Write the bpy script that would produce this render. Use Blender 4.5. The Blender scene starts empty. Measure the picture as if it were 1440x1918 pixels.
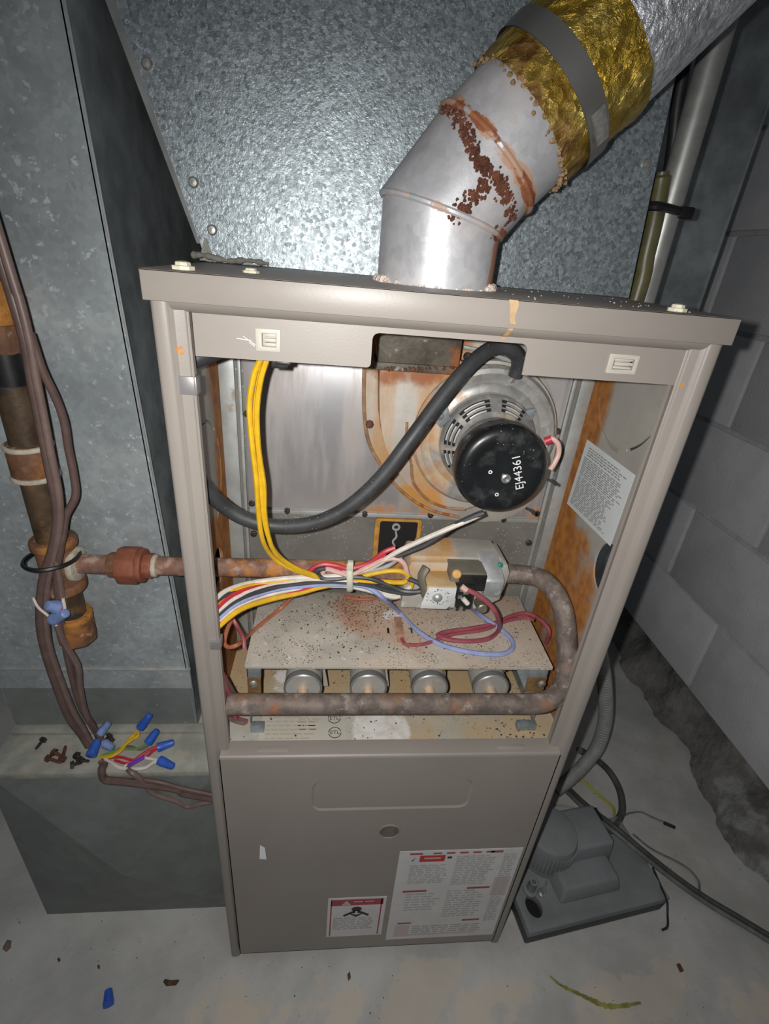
import bpy, bmesh, math, random
from mathutils import Vector, Matrix
random.seed(7)

# ------------------------------------------------------------------ scale, camera, light
S = 0.834                       # lengths below are in cabinet units; one unit is 0.834 m (17.5 in wide, 40 in tall cabinet)
CAM = Vector((0.16369, -0.47415, 1.23071))
RIGHT = Vector((0.99399589, -0.07371703, 0.08085777))
DOWN = Vector((0.03772407, -0.46278841, -0.88566573))
FWD = Vector((0.10270868, 0.88339838, -0.45722887))
F = 931.7                       # focal length in pixels of the 1440 x 1918 frame
scene = bpy.context.scene
col = scene.collection

cam_data = bpy.data.cameras.new('camera')
cam_data.sensor_fit = 'VERTICAL'
cam_data.sensor_height = 36.0
cam_data.lens = 36.0 * F / 1918.0
cam_data.clip_start = 0.01
cam = bpy.data.objects.new('camera', cam_data)
m3 = Matrix((RIGHT, -DOWN, -FWD)).transposed()
cam.matrix_world = Matrix.Translation(CAM * S) @ m3.to_4x4()
col.objects.link(cam)
scene.camera = cam

world = bpy.data.worlds.new('world')
scene.world = world
world.use_nodes = True
world.node_tree.nodes['Background'].inputs[0].default_value = (0.80, 0.88, 1.0, 1)
world.node_tree.nodes['Background'].inputs[1].default_value = 0.07

fl = bpy.data.lights.new('phone_flash', 'SPOT')
fl.energy = 15.0
fl.spot_size = math.radians(168)
fl.spot_blend = 1.0
fl.shadow_soft_size = 0.004
fl.color = (1.0, 0.985, 0.96)
flash = bpy.data.objects.new('phone_flash', fl)
AIM = (FWD + DOWN * 0.32 + RIGHT * 0.08).normalized()
flash.matrix_world = Matrix.Translation((CAM - RIGHT * 0.026 - DOWN * 0.008) * S) @ AIM.to_track_quat('-Z', 'Y').to_matrix().to_4x4()
col.objects.link(flash)

vs = scene.view_settings
vs.view_transform = 'Standard'
vs.look = 'None'
vs.exposure = 0.0
vs.gamma = 1.0
vs.use_curve_mapping = False

# ------------------------------------------------------------------ pixel -> point on a known plane
def P(u, v, y=None, x=None, z=None):
    d = RIGHT * ((u - 720) / F) + DOWN * ((v - 959) / F) + FWD
    if y is not None: t = (y - CAM.y) / d.y
    elif x is not None: t = (x - CAM.x) / d.x
    else: t = (z - CAM.z) / d.z
    return CAM + d * t

def PY(pts):                    # [(u, v, y), ...]
    return [P(u, v, y=y) for u, v, y in pts]

# ------------------------------------------------------------------ materials
class NT:
    def __init__(s, name):
        s.m = bpy.data.materials.new(name); s.m.use_nodes = True
        s.t = s.m.node_tree; s.b = s.t.nodes['Principled BSDF']
        g = s.t.nodes.new('ShaderNodeNewGeometry')
        v = s.t.nodes.new('ShaderNodeVectorMath'); v.operation = 'SCALE'
        s.t.links.new(g.outputs['Position'], v.inputs[0]); v.inputs['Scale'].default_value = 1 / S
        s.pos = v.outputs[0]
    def n(s, typ, **k):
        nd = s.t.nodes.new(typ)
        for a, b in k.items(): setattr(nd, a, b)
        return nd
    def l(s, a, b): s.t.links.new(a, b)
    def put(s, sock, v):
        if hasattr(v, 'is_linked') or isinstance(v, bpy.types.NodeSocket): s.l(v, sock)
        else: sock.default_value = v
    def math(s, op, a, b=0.0, c=0.0, clamp=False):
        nd = s.n('ShaderNodeMath', operation=op, use_clamp=clamp)
        s.put(nd.inputs[0], a); s.put(nd.inputs[1], b); s.put(nd.inputs[2], c)
        return nd.outputs[0]
    def stretch(s, sc, vec=None):
        nd = s.n('ShaderNodeVectorMath', operation='MULTIPLY')
        s.l(vec or s.pos, nd.inputs[0]); nd.inputs[1].default_value = sc
        return nd.outputs[0]
    def noise(s, scale, detail=4, rough=.55, vec=None, dist=0.0):
        nd = s.n('ShaderNodeTexNoise')
        s.l(vec or s.pos, nd.inputs['Vector'])
        nd.inputs['Scale'].default_value = scale; nd.inputs['Detail'].default_value = detail
        nd.inputs['Roughness'].default_value = rough; nd.inputs['Distortion'].default_value = dist
        return nd.outputs[0]
    def vor(s, scale, out='Distance', feature='F1', vec=None, rnd=1.0):
        nd = s.n('ShaderNodeTexVoronoi', feature=feature)
        s.l(vec or s.pos, nd.inputs['Vector']); nd.inputs['Scale'].default_value = scale
        nd.inputs['Randomness'].default_value = rnd
        return nd.outputs[out]
    def rng(s, v, a, b, c=0.0, d=1.0, smooth=True):
        nd = s.n('ShaderNodeMapRange')
        if smooth: nd.interpolation_type = 'SMOOTHSTEP'
        s.put(nd.inputs[0], v)
        for i, q in enumerate((a, b, c, d)): nd.inputs[i + 1].default_value = q
        return nd.outputs[0]
    def mix(s, f, a, b):
        nd = s.n('ShaderNodeMix', data_type='RGBA')
        s.put(nd.inputs[0], f)
        for k, v in ((6, a), (7, b)):
            if isinstance(v, tuple): v = (*v[:3], 1)
            s.put(nd.inputs[k], v)
        return nd.outputs[2]
    def mixf(s, f, a, b):
        nd = s.n('ShaderNodeMix', data_type='FLOAT')
        s.put(nd.inputs[0], f); s.put(nd.inputs[2], a); s.put(nd.inputs[3], b)
        return nd.outputs[0]
    def axis(s, i):
        nd = s.n('ShaderNodeSeparateXYZ'); s.l(s.pos, nd.inputs[0]); return nd.outputs[i]
    def bump(s, h, strength=.3, dist=.002):
        nd = s.n('ShaderNodeBump'); s.l(h, nd.inputs['Height'])
        nd.inputs['Strength'].default_value = strength; nd.inputs['Distance'].default_value = dist
        s.l(nd.outputs[0], s.b.inputs['Normal'])
    def sphere(s, c, r0, r1):
        nd = s.n('ShaderNodeVectorMath', operation='DISTANCE'); s.l(s.pos, nd.inputs[0]); nd.inputs[1].default_value = c
        return s.rng(nd.outputs['Value'], r0, r1, 1, 0)
    def plane(s, c, nv, w0, w1):
        a = s.n('ShaderNodeVectorMath', operation='SUBTRACT'); s.l(s.pos, a.inputs[0]); a.inputs[1].default_value = c
        b = s.n('ShaderNodeVectorMath', operation='DOT_PRODUCT'); s.l(a.outputs[0], b.inputs[0]); b.inputs[1].default_value = nv
        return s.rng(s.math('ABSOLUTE', b.outputs['Value']), w0, w1, 1, 0)
    def mask(s, spec):
        k = spec[0]
        if k in 'xyz' and len(k) == 1: return s.rng(s.axis('xyz'.index(k)), spec[1], spec[2])
        if k == 'sphere': return s.sphere(*spec[1:])
        if k == 'plane': return s.plane(*spec[1:])

def mat(name, color, rough=.5, metal=0.0, var=(12, .15), stains=(), bump=None, spangle=None, coat=0.0, spec=None, specks=None):
    """procedural material: base colour with brightness variation, spangle cells, stains with their own shape, specks, relief"""
    t = NT(name)
    c = (*color, 1)
    out = None
    if var:
        nz = t.noise(var[0], 5, .6)
        lo = tuple(max(0, q * (1 - var[1])) for q in color); hi = tuple(min(1, q * (1 + var[1])) for q in color)
        out = t.mix(t.rng(nz, .3, .7), lo, hi)
    else:
        out = t.mix(0.0, tuple(color), tuple(color))
    r = t.mixf(0.0, rough, rough)
    mt = t.mixf(0.0, metal, metal)
    if spangle:
        sc, am = spangle[:2]
        cell = t.vor(sc, 'Color')
        sp = t.n('ShaderNodeSeparateColor'); t.l(cell, sp.inputs[0])
        k = t.math('MULTIPLY', t.rng(sp.outputs[0], 0, 1, -am, am, False), 1.0)
        hs = t.n('ShaderNodeHueSaturation'); t.l(out, hs.inputs['Color']); t.put(hs.inputs['Value'], t.math('ADD', k, 1.0))
        out = hs.outputs[0]
        r = t.math('ADD', r, t.rng(sp.outputs[1], 0, 1, -am * .3, am * .3, False))
    for st in stains:
        vec = t.stretch(st['stretch']) if 'stretch' in st else None
        nz = t.noise(st.get('scale', 10), st.get('detail', 6), st.get('nr', .6), vec, st.get('dist', 0.0))
        v = nz
        mk = None
        for sp in st.get('masks', ()):
            q = t.mask(sp)
            mk = q if mk is None else t.math('MULTIPLY', mk, q)
        if mk is not None:
            v = t.math('ADD', nz, t.math('MULTIPLY', t.math('SUBTRACT', mk, 1.0), 0.75))
        f = t.rng(v, st.get('lo', .45), st.get('hi', .55))
        f = t.math('MULTIPLY', f, st.get('amt', 1.0))
        sc2 = st['color']
        if 'color2' in st:
            sc2 = t.mix(t.rng(t.noise(st.get('scale2', 60), 4), .35, .65), st['color'], st['color2'])
        out = t.mix(f, out, sc2)
        r = t.mixf(f, r, st.get('rough', .85))
        mt = t.mixf(f, mt, st.get('metal', 0.0))
    if specks:
        for sc, thr, cc, am in specks:
            d = t.vor(sc)
            gate = t.rng(t.noise(sc * .12, 3), .5 - am, .62 - am)
            w = t.math('MULTIPLY', t.rng(d, thr * .7, thr, 1, 0), gate)
            out = t.mix(w, out, cc)
    t.l(out, t.b.inputs['Base Color']); t.l(r, t.b.inputs['Roughness']); t.l(mt, t.b.inputs['Metallic'])
    if coat: t.b.inputs['Coat Weight'].default_value = coat
    if spec is not None: t.b.inputs['Specular IOR Level'].default_value = spec
    if bump:
        h = t.noise(bump[0], 5, .6, t.stretch(bump[3]) if len(bump) > 3 else None)
        t.bump(h, bump[1], bump[2])
    return t.m

RUST = (0.30, 0.085, 0.018); RUST_O = (0.50, 0.20, 0.035); RUST_D = (0.10, 0.030, 0.015); TAN = (0.50, 0.42, 0.30); WHITE_S = (0.72, 0.70, 0.68)
M = {}
M['paint'] = mat('furnace_paint', (0.272, 0.242, 0.216), .42, 0, (5, .05), bump=(420, .06, .001), spec=.45,
    stains=[dict(color=RUST_O, scale=140, lo=.38, hi=.5, amt=.9, masks=[('sphere', tuple(P(338, 657, y=.005)), .003, .009)]),
            dict(color=RUST_O, scale=140, lo=.36, hi=.5, amt=.9, masks=[('sphere', tuple(P(1279, 722, y=.005)), .002, .006)])])
M['paint_drip'] = mat('rust_drip', (0.42, 0.285, 0.15), .6, 0, (60, .3))
M['inner'] = mat('inner_side', (0.36, 0.345, 0.31), .55, .15, (9, .12), bump=(200, .05, .001),
    stains=[dict(color=(.40, .15, .02), color2=(.26, .085, .012), scale=12, lo=.18, hi=.42, masks=[('y', .115, .19)], stretch=(1, 1, .3), amt=.97),
            dict(color=(.42, .17, .025), color2=(.30, .10, .015), scale=11, lo=.24, hi=.46, masks=[('y', -.02, .09), ('z', 1.0, .84)], amt=.95),
            dict(color=RUST_D, scale=120, lo=.6, hi=.7, amt=.5, masks=[('y', .12, .2)])])
M['galv'] = mat('galvanized_spangle', (0.275, 0.315, 0.335), .37, .5, (3, .08), spangle=(260, .34), bump=(300, .35, .0015), specks=[(330, .30, (.50, .55, .57), .04), (260, .22, (.16, .19, .21), .0)])
M['galv_duct'] = mat('galvanized_duct_sheet', (0.35, 0.385, 0.395), .46, .30, (6, .20), spangle=(150, .10), bump=(80, .06, .001),
    stains=[dict(color=(.27, .295, .30), scale=26, lo=.5, hi=.7, amt=.7, rough=.5, metal=.3), dict(color=(.36, .36, .34), scale=9, lo=.5, hi=.75, amt=.5, rough=.6), dict(color=(.50, .55, .56), scale=110, lo=.615, hi=.68, amt=.8, rough=.5, metal=.2, detail=3), dict(color=(.52, .55, .54), scale=60, lo=.70, hi=.76, amt=.7, rough=.6, detail=4)])
M['galv_dark'] = mat('weathered_shaded_sheet', (0.29, 0.32, 0.33), .45, .4, (14, .3), spangle=(40, .05), bump=(30, .05, .001))  # also on duct sides, where the dimness of grazing light is in this colour
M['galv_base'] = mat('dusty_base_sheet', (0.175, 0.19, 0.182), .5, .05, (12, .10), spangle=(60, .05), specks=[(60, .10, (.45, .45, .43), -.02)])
M['ledge'] = mat('dusty_ledge', (0.335, 0.335, 0.29), .75, .1, (25, .2), stains=[dict(color=(.46, .36, .24), scale=18, lo=.55, hi=.7, amt=.5)], bump=(150, .1, .001))
M['backpanel'] = mat('heat_exchanger_panel', (0.50, 0.49, 0.50), .36, .55, (6, .10), bump=(30, .03, .001, (1, 1, .1)),
    stains=[dict(color=(.40, .33, .28), scale=12, lo=.5, hi=.75, amt=.6, stretch=(1.5, 1, .25)),
            dict(color=RUST_O, scale=30, lo=.45, hi=.62, amt=.8, masks=[('x', .18, .205), ('z', .93, .88)]),
            dict(color=(.30, .22, .17), scale=40, lo=.5, hi=.7, amt=.5, masks=[('z', .90, .872)])])
M['lowerpanel'] = mat('lower_vestibule_panel', (0.22, 0.21, 0.19), .55, .35, (10, .2), specks=[(170, .22, (.45, .43, .40), .05)],
    stains=[dict(color=RUST_O, scale=20, lo=.45, hi=.6, amt=.9, masks=[('x', .20, .24), ('x', .26, .24), ('z', .88, .85)])])
M['rail'] = mat('vestibule_rail', (0.40, 0.42, 0.41), .5, .4, (30, .15), stains=[dict(color=(.33, .24, .17), scale=40, lo=.55, hi=.7, amt=.7)])
M['volute'] = mat('inducer_housing', (0.46, 0.43, 0.38), .48, .3, (14, .15), bump=(120, .1, .001),
    stains=[dict(color=RUST_O, color2=(.46, .26, .09), scale=9, lo=.34, hi=.62, amt=.8, stretch=(2.6, 1, .3), masks=[('x', .43, .33)]),
            dict(color=RUST, scale=30, lo=.25, hi=.55, amt=.85, masks=[('z', 1.05, 1.10), ('x', .38, .32)]),
            dict(color=(.50, .24, .04), scale=14, lo=.22, hi=.5, amt=.85, stretch=(2, 1, .5), masks=[('z', .97, .90), ('x', .36, .31)])])
M['endplate'] = mat('inducer_end_plate', (0.44, 0.43, 0.41), .42, .55, (20, .2), spangle=(110, .12),
    stains=[dict(color=RUST_O, color2=(.5, .35, .18), scale=18, lo=.28, hi=.58, amt=.75, masks=[('x', .38, .31)]),
            dict(color=(.5, .36, .2), scale=20, lo=.4, hi=.65, amt=.6, masks=[('z', 1.06, 1.10), ('x', .43, .33)])])
M['bead'] = mat('rusted_bead', (0.42, 0.26, 0.15), .45, .4, (60, .3), stains=[dict(color=RUST, scale=40, lo=.5, hi=.6)])
M['throat'] = mat('sooty_outlet', (0.10, 0.085, 0.065), .6, .3, (30, .4), bump=(60, .4, .003),
    stains=[dict(color=RUST, scale=22, lo=.45, hi=.6, masks=[('x', .25, .31)]), dict(color=(.35, .3, .26), scale=50, lo=.58, hi=.68)])
M['motor'] = mat('motor_steel', (0.33, 0.33, 0.32), .5, .5, (40, .25), stains=[dict(color=(.42, .33, .22), scale=40, lo=.5, hi=.65, amt=.7)])
M['vent'] = mat('vent_bright', (0.50, 0.49, 0.47), .5, .3, (60, .15))
M['bracket'] = mat('zinc_bracket', (0.42, 0.47, 0.50), .4, .6, (40, .2), spangle=(150, .15))
M['cap'] = mat('black_motor_cap', (0.010, 0.011, 0.012), .34, 0, (12, .3), coat=.2, specks=[(160, .16, (.20, .2, .2), -.03)],
    stains=[dict(color=(.055, .055, .055), scale=26, lo=.52, hi=.72, amt=.8, rough=.6)])
M['chalk'] = mat('white_marker', (0.75, 0.75, 0.74), .7, 0, None)
M['screw'] = mat('dark_screw', (0.07, 0.06, 0.055), .5, .6, (200, .3))
M['screw_rust'] = mat('rusty_screw', (0.13, 0.055, 0.035), .7, .3, (200, .4))
M['screw_zinc'] = mat('zinc_screw', (0.55, 0.54, 0.50), .35, .8, (200, .2))
M['shelf'] = mat('burner_cover_top', (0.50, 0.46, 0.395), .62, .12, (14, .14), bump=(160, .12, .001),
    stains=[dict(color=(.46, .25, .14), color2=(.36, .16, .09), scale=16, lo=.05, hi=.5, amt=.85, masks=[('sphere', (.225, .160, .717), .02, .12)]),
            dict(color=(.50, .27, .15), scale=16, lo=.2, hi=.6, amt=.75, masks=[('sphere', (.285, .10, .717), .02, .075)]),
            dict(color=(.52, .40, .30), scale=8, lo=.25, hi=.6, amt=.8, masks=[('x', .14, .24)]),
            dict(color=(.66, .62, .56), scale=60, lo=.62, hi=.7, amt=.8),
            dict(color=WHITE_S, scale=40, lo=.36, hi=.5, amt=.9, masks=[('sphere', (.265, .155, .717), .01, .03)])],
    specks=[(150, .20, (.07, .05, .04), .02), (300, .24, (.12, .07, .045), -.01), (340, .3, (.10, .05, .035), .04)])
M['tray'] = mat('burner_floor', (0.45, 0.43, 0.37), .65, .08, (14, .12), bump=(140, .1, .001),
    stains=[dict(color=(.48, .33, .16), scale=12, lo=.34, hi=.62, amt=.7, masks=[('x', .16, .3)]),
            dict(color=(.46, .30, .13), scale=16, lo=.26, hi=.55, amt=.75, masks=[('y', .05, .11)]),
            dict(color=WHITE_S, color2=(.62, .56, .5), scale=26, lo=.30, hi=.46, amt=.95, masks=[('sphere', (.245, .040, .59), .03, .09)]),
            dict(color=WHITE_S, scale=26, lo=.3, hi=.5, amt=.9, masks=[('sphere', (.105, .14, .59), .02, .06)])],
    specks=[(120, .17, (.06, .05, .04), .03), (260, .22, (.12, .08, .05), .02)])
M['pipe_rust'] = mat('rusted_iron_pipe', (0.17, 0.135, 0.115), .72, .25, (60, .35), bump=(220, .35, .002),
    stains=[dict(color=(.36, .30, .26), scale=50, lo=.55, hi=.66, amt=.7),
            dict(color=(.36, .15, .05), color2=RUST, scale=22, lo=.52, hi=.72, amt=.8),
            dict(color=(.42, .17, .04), color2=RUST, scale=40, lo=.36, hi=.6, amt=.8, masks=[('z', .668, .656), ('x', .22, .16)])])
M['pipe_supply'] = mat('rusty_supply_pipe', (0.25, 0.135, 0.095), .72, .2, (60, .3), bump=(200, .3, .002),
    stains=[dict(color=(.42, .33, .27), scale=60, lo=.52, hi=.64, amt=.6), dict(color=RUST_O, scale=34, lo=.5, hi=.62, amt=.85, masks=[('x', -.03, .03)])])
M['pipe_black'] = mat('old_black_iron', (0.075, 0.048, 0.028), .5, .2, (30, .4), bump=(90, .25, .002),
    stains=[dict(color=(.17, .085, .03), scale=16, lo=.52, hi=.66, amt=.8), dict(color=(.02, .02, .02), scale=24, lo=.55, hi=.62, amt=.9)])
M['tape_black'] = mat('black_tape', (0.012, 0.012, 0.013), .38, 0, (40, .4))
M['fitting'] = mat('rusty_fitting', (0.17, 0.08, 0.042), .75, .1, (50, .3), bump=(160, .4, .002),
    stains=[dict(color=(.38, .16, .03), color2=(.28, .09, .02), scale=22, lo=.50, hi=.66, amt=.85), dict(color=(.45, .40, .33), scale=60, lo=.60, hi=.68, amt=.6)])
M['fitting_o'] = mat('orange_fitting', (0.38, 0.16, 0.03), .8, 0, (50, .35), bump=(160, .5, .003), stains=[dict(color=(.2, .08, .03), scale=30, lo=.58, hi=.68)])
M['union'] = mat('union_nut', (0.24, 0.075, 0.04), .7, .1, (40, .2), bump=(160, .3, .002))
M['dope'] = mat('pipe_dope_ring', (0.45, 0.40, 0.32), .8, 0, (60, .25), bump=(200, .4, .002))
M['valve'] = mat('gas_valve_casting', (0.50, 0.48, 0.43), .5, .35, (24, .12), bump=(300, .15, .001),
    stains=[dict(color=(.50, .25, .06), color2=(.52, .36, .2), scale=13, lo=.22, hi=.55, amt=.85, masks=[('x', .39, .32), ('z', .79, .825)]),
            dict(color=(.62, .62, .58), scale=40, lo=.5, hi=.6, amt=.6, masks=[('z', .80, .775)])])
M['valve_rust'] = mat('valve_rusted_bracket', (0.52, 0.37, 0.20), .6, .2, (30, .2), stains=[dict(color=(.5, .26, .07), scale=22, lo=.45, hi=.65, amt=.8)])
M['valve_face'] = mat('valve_label_face', (0.70, 0.71, 0.69), .5, .2, (60, .08))
M['valve_black'] = mat('valve_black_block', (0.018, 0.017, 0.016), .4, 0, (60, .4))
M['valve_grey'] = mat('solenoid_cover', (0.17, 0.155, 0.125), .55, .2, (30, .2))
M['alum'] = mat('cast_aluminium', (0.52, 0.54, 0.53), .42, .6, (50, .15), bump=(260, .25, .001))
M['brass'] = mat('brass_plug', (0.36, 0.32, 0.24), .45, .7, (50, .2))
M['orange_p'] = mat('orange_plug', (0.60, 0.33, 0.10), .6, 0, (60, .15))
M['green_p'] = mat('green_dot', (0.02, 0.22, 0.15), .5, 0, None)
M['burner'] = mat('aluminised_burner', (0.47, 0.455, 0.42), .46, .4, (30, .08), bump=(300, .06, .001), stains=[dict(color=(.5, .36, .16), scale=26, lo=.6, hi=.72, amt=.6)])
M['burner_face'] = mat('burner_end_face', (0.30, 0.30, 0.29), .45, .5, (40, .1))
M['gold_slot'] = mat('gold_shutter', (0.45, 0.33, 0.10), .35, .7, (80, .4))
M['orifice'] = mat('brass_orifice', (0.62, 0.45, 0.32), .5, .3, (60, .15))
M['hole'] = mat('opening_shade', (0.008, 0.007, 0.006), .8, 0, None)  # near-black colour stands in for the shade inside openings
M['bracket_blue'] = mat('zinc_leg', (0.33, 0.37, 0.39), .42, .55, (30, .2), spangle=(120, .12))
M['bracket_rust'] = mat('rusted_leg_foot', (0.17, 0.10, 0.04), .7, .2, (40, .4))
M['label'] = mat('sticker_white', (0.62, 0.61, 0.60), .5, 0, (20, .05))
M['label_b'] = mat('sticker_blueish', (0.60, 0.63, 0.63), .5, 0, (20, .04))
M['label_tan'] = mat('faded_rating_label', (0.50, 0.47, 0.40), .55, 0, (20, .06))
M['print'] = mat('grey_print', (0.24, 0.25, 0.25), .6, 0, None)
M['print_l'] = mat('pale_print', (0.40, 0.40, 0.39), .6, 0, None)
M['print_t'] = mat('tan_print', (0.42, 0.36, 0.26), .6, 0, None)
M['ink'] = mat('black_print', (0.02, 0.02, 0.02), .6, 0, None)
M['red_print'] = mat('red_print', (0.48, 0.03, 0.03), .55, 0, None)
M['red_dull'] = mat('dull_red_print', (0.36, 0.045, 0.07), .55, 0, None)
M['pink_print'] = mat('pink_print', (0.55, 0.44, 0.45), .6, 0, None)
M['glass_port'] = mat('sight_glass', (0.10, 0.085, 0.065), .15, 0, (60, .4))
M['paper'] = mat('white_tape_scrap', (0.85, 0.85, 0.86), .6, 0, None)
M['latch'] = mat('latch_plastic', (0.45, 0.42, 0.36), .5, 0, (30, .05))
M['clip'] = mat('spring_clip', (0.30, 0.29, 0.29), .4, .5, (30, .1))
M['bolt'] = mat('cream_bolt', (0.62, 0.58, 0.44), .6, 0, (60, .15))
M['sealant'] = mat('old_sealant', (0.24, 0.235, 0.20), .45, 0, (30, .15), bump=(60, .3, .003))
M['crust'] = mat('white_crust', (0.62, 0.52, 0.46), .9, 0, (60, .25), bump=(120, .8, .004))
R1C, R1N = (.266, .13, 1.272), (.242, 0, .970)
R2C, R2N = (.3050, .13, 1.3240), (.63, 0, .777)
M['elbow'] = mat('flue_elbow', (0.50, 0.50, 0.52), .42, .35, (16, .10), spangle=(120, .07), bump=(70, .12, .002),
    stains=[dict(color=(.46, .41, .38), scale=14, lo=.45, hi=.7, amt=.7),
            dict(color=(.45, .24, .13), scale=34, lo=.42, hi=.5, amt=.8, masks=[('plane', R2C, R2N, .004, .022)]),
            dict(color=(.22, .07, .03), color2=(.32, .12, .05), scale=26, lo=.47, hi=.51, masks=[('plane', R2C, R2N, .003, .017)]),
            dict(color=(.36, .15, .06), scale=30, lo=.30, hi=.45, amt=.9, masks=[('x', .306, .320), ('z', 1.29, 1.255)]),
            dict(color=(.48, .32, .24), scale=60, lo=.48, hi=.58, amt=.8, masks=[('plane', R1C, R1N, .002, .012)])])
M['foil'] = None
def foil():
    t = NT('gold_foil_tape')
    nz = t.noise(22, 5, .65)
    c = t.mix(t.rng(nz, .35, .65), (.42, .27, .03), (.62, .47, .12))
    # brown water stains in the lower wrap
    d = t.plane((.338, .13, 1.358), (.69, 0, .724), .014, .034)
    f = t.rng(t.math('ADD', t.noise(28, 6), t.math('MULTIPLY', t.math('SUBTRACT', d, 1.0), .6)), .30, .55)
    c = t.mix(f, c, t.mix(t.rng(t.noise(60, 4), .4, .6), (.16, .075, .015), (.36, .22, .06)))
    f2 = t.math('MULTIPLY', t.rng(t.noise(30, 5), .55, .62), t.sphere((.425, .075, 1.375), .015, .045))
    c = t.mix(f2, c, (.55, .22, .03))
    t.l(c, t.b.inputs['Base Color'])
    t.put(t.b.inputs['Metallic'], t.mixf(f, .75, .35)); t.put(t.b.inputs['Roughness'], t.mixf(f, .33, .5))
    a = t.vor(85, 'Distance'); h = t.math('ADD', t.noise(75, 5, .7, None, 1.2), t.math('MULTIPLY', a, .6))
    t.bump(h, .75, .006)
    return t.m
M['foil'] = foil()
M['flue'] = mat('bright_flue_pipe', (0.82, 0.84, 0.88), .44, .75, (10, .10), spangle=(200, .22), bump=(85, 1.0, .006))
M['clamp'] = mat('stainless_clamp', (0.34, 0.33, 0.31), .36, .8, (6, .08), bump=(400, .03, .001))
M['hose'] = mat('black_rubber_hose', (0.040, 0.041, 0.043), .52, 0, (30, .3), specks=[(260, .18, (.25, .25, .25), -.01)])
M['conduit'] = mat('grey_conduit', (0.42, 0.42, 0.40), .42, .55, (60, .1))
M['olive'] = mat('olive_tube', (0.11, 0.10, 0.045), .4, 0, (30, .2))
M['grey_tube'] = mat('grey_tube', (0.20, 0.205, 0.21), .5, 0, (30, .2))
M['cable_blk'] = mat('black_cable', (0.02, 0.02, 0.021), .5, 0, (30, .3))
M['tie'] = mat('black_cable_tie', (0.008, 0.008, 0.009), .45, 0, None)
M['tie_w'] = mat('clear_cable_tie', (0.62, 0.60, 0.48), .5, 0, None)
def wire(n, c): M[n] = mat(n, c, .45, 0, (60, .12))
wire('w_yellow', (.68, .40, .015)); wire('w_white', (.66, .60, .53)); wire('w_red', (.48, .03, .05)); wire('w_blue', (.28, .33, .56))
wire('w_black', (.045, .045, .05)); wire('w_maroon', (.30, .07, .09)); wire('w_orange', (.40, .13, .07)); wire('w_brown', (.12, .075, .065))
wire('w_brown2', (.17, .115, .10)); wire('w_green', (.12, .25, .06)); wire('w_purple', (.15, .04, .42)); wire('w_pink', (.66, .42, .36)); wire('w_grey', (.35, .35, .34))
M['nut'] = mat('blue_wire_nut', (.035, .115, .50), .35, 0, (80, .15))
M['nut_pale'] = mat('dusty_wire_nut', (.18, .25, .48), .5, 0, (80, .2))
M['concrete'] = mat('concrete_floor', (0.47, 0.465, 0.445), .82, 0, (6, .16), bump=(90, .25, .003),
    stains=[dict(color=(.58, .51, .42), scale=4.0, lo=.56, hi=.60, amt=.65, detail=12, masks=[('y', .2, -.05)]),
            dict(color=(.62, .53, .43), scale=6, lo=.54, hi=.58, amt=.65, detail=12, masks=[('y', .02, -.08)]),
            dict(color=(.38, .37, .33), scale=5, lo=.48, hi=.7, amt=.6, masks=[('x', .6, .9)])],
    specks=[(34, .055, (.06, .05, .04), .08), (80, .10, (.09, .08, .06), -.02), (70, .08, (.42, .42, .40), -.02)])
M['block'] = mat('grey_painted_block', (0.66, 0.66, 0.675), .8, 0, (8, .07), bump=(160, .35, .003), stains=[dict(color=(.57, .575, .585), scale=10, lo=.55, hi=.75, amt=.6)])
M['mortar'] = mat('painted_mortar', (0.56, 0.56, 0.57), .85, 0, (16, .12), bump=(90, .5, .004))
M['footing'] = mat('rough_footing', (0.20, 0.195, 0.18), .9, 0, (12, .3), bump=(40, .8, .01),
    stains=[dict(color=(.09, .088, .08), scale=9, lo=.5, hi=.66, amt=.7), dict(color=(.33, .33, .32), scale=12, lo=.5, hi=.62, amt=.8, masks=[('y', .42, .30)])])
M['pump'] = mat('dusty_pump_plastic', (0.21, 0.225, 0.23), .75, 0, (10, .14), bump=(200, .1, .001))
M['pump_d'] = mat('pump_tank_plastic', (0.045, 0.05, 0.052), .55, 0, (10, .2))
M['flex'] = mat('grey_flex_conduit', (0.30, 0.30, 0.29), .6, .1, (40, .12))
M['cord'] = mat('grey_cord', (0.075, 0.075, 0.07), .6, 0, (40, .2))
M['vinyl'] = mat('thin_clear_tube', (0.17, 0.17, 0.155), .5, 0, (40, .2))
M['yg'] = mat('yellow_green_wire', (0.42, 0.42, 0.05), .5, 0, (20, .2))
M['chip'] = mat('rust_chip', (0.10, 0.05, 0.025), .9, 0, (80, .4), bump=(120, .6, .004))

# ------------------------------------------------------------------ mesh builder
def catmull(pts, sub=6, closed=False):
    pts = [Vector(p) for p in pts]
    n = len(pts)
    if n < 3: return pts
    out = []
    rng = n if closed else n - 1
    for i in range(rng):
        if closed: p0, p1, p2, p3 = pts[i - 1], pts[i], pts[(i + 1) % n], pts[(i + 2) % n]
        else:
            p1, p2 = pts[i], pts[i + 1]
            p0 = pts[i - 1] if i > 0 else p1 * 2 - p2
            p3 = pts[i + 2] if i + 2 < n else p2 * 2 - p1
        for k in range(sub):
            t = k / sub
            out.append(0.5 * ((2 * p1) + (p2 - p0) * t + (2 * p0 - 5 * p1 + 4 * p2 - p3) * t * t + (3 * p1 - p0 - 3 * p2 + p3) * t ** 3))
    if not closed: out.append(pts[-1])
    return out

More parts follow.
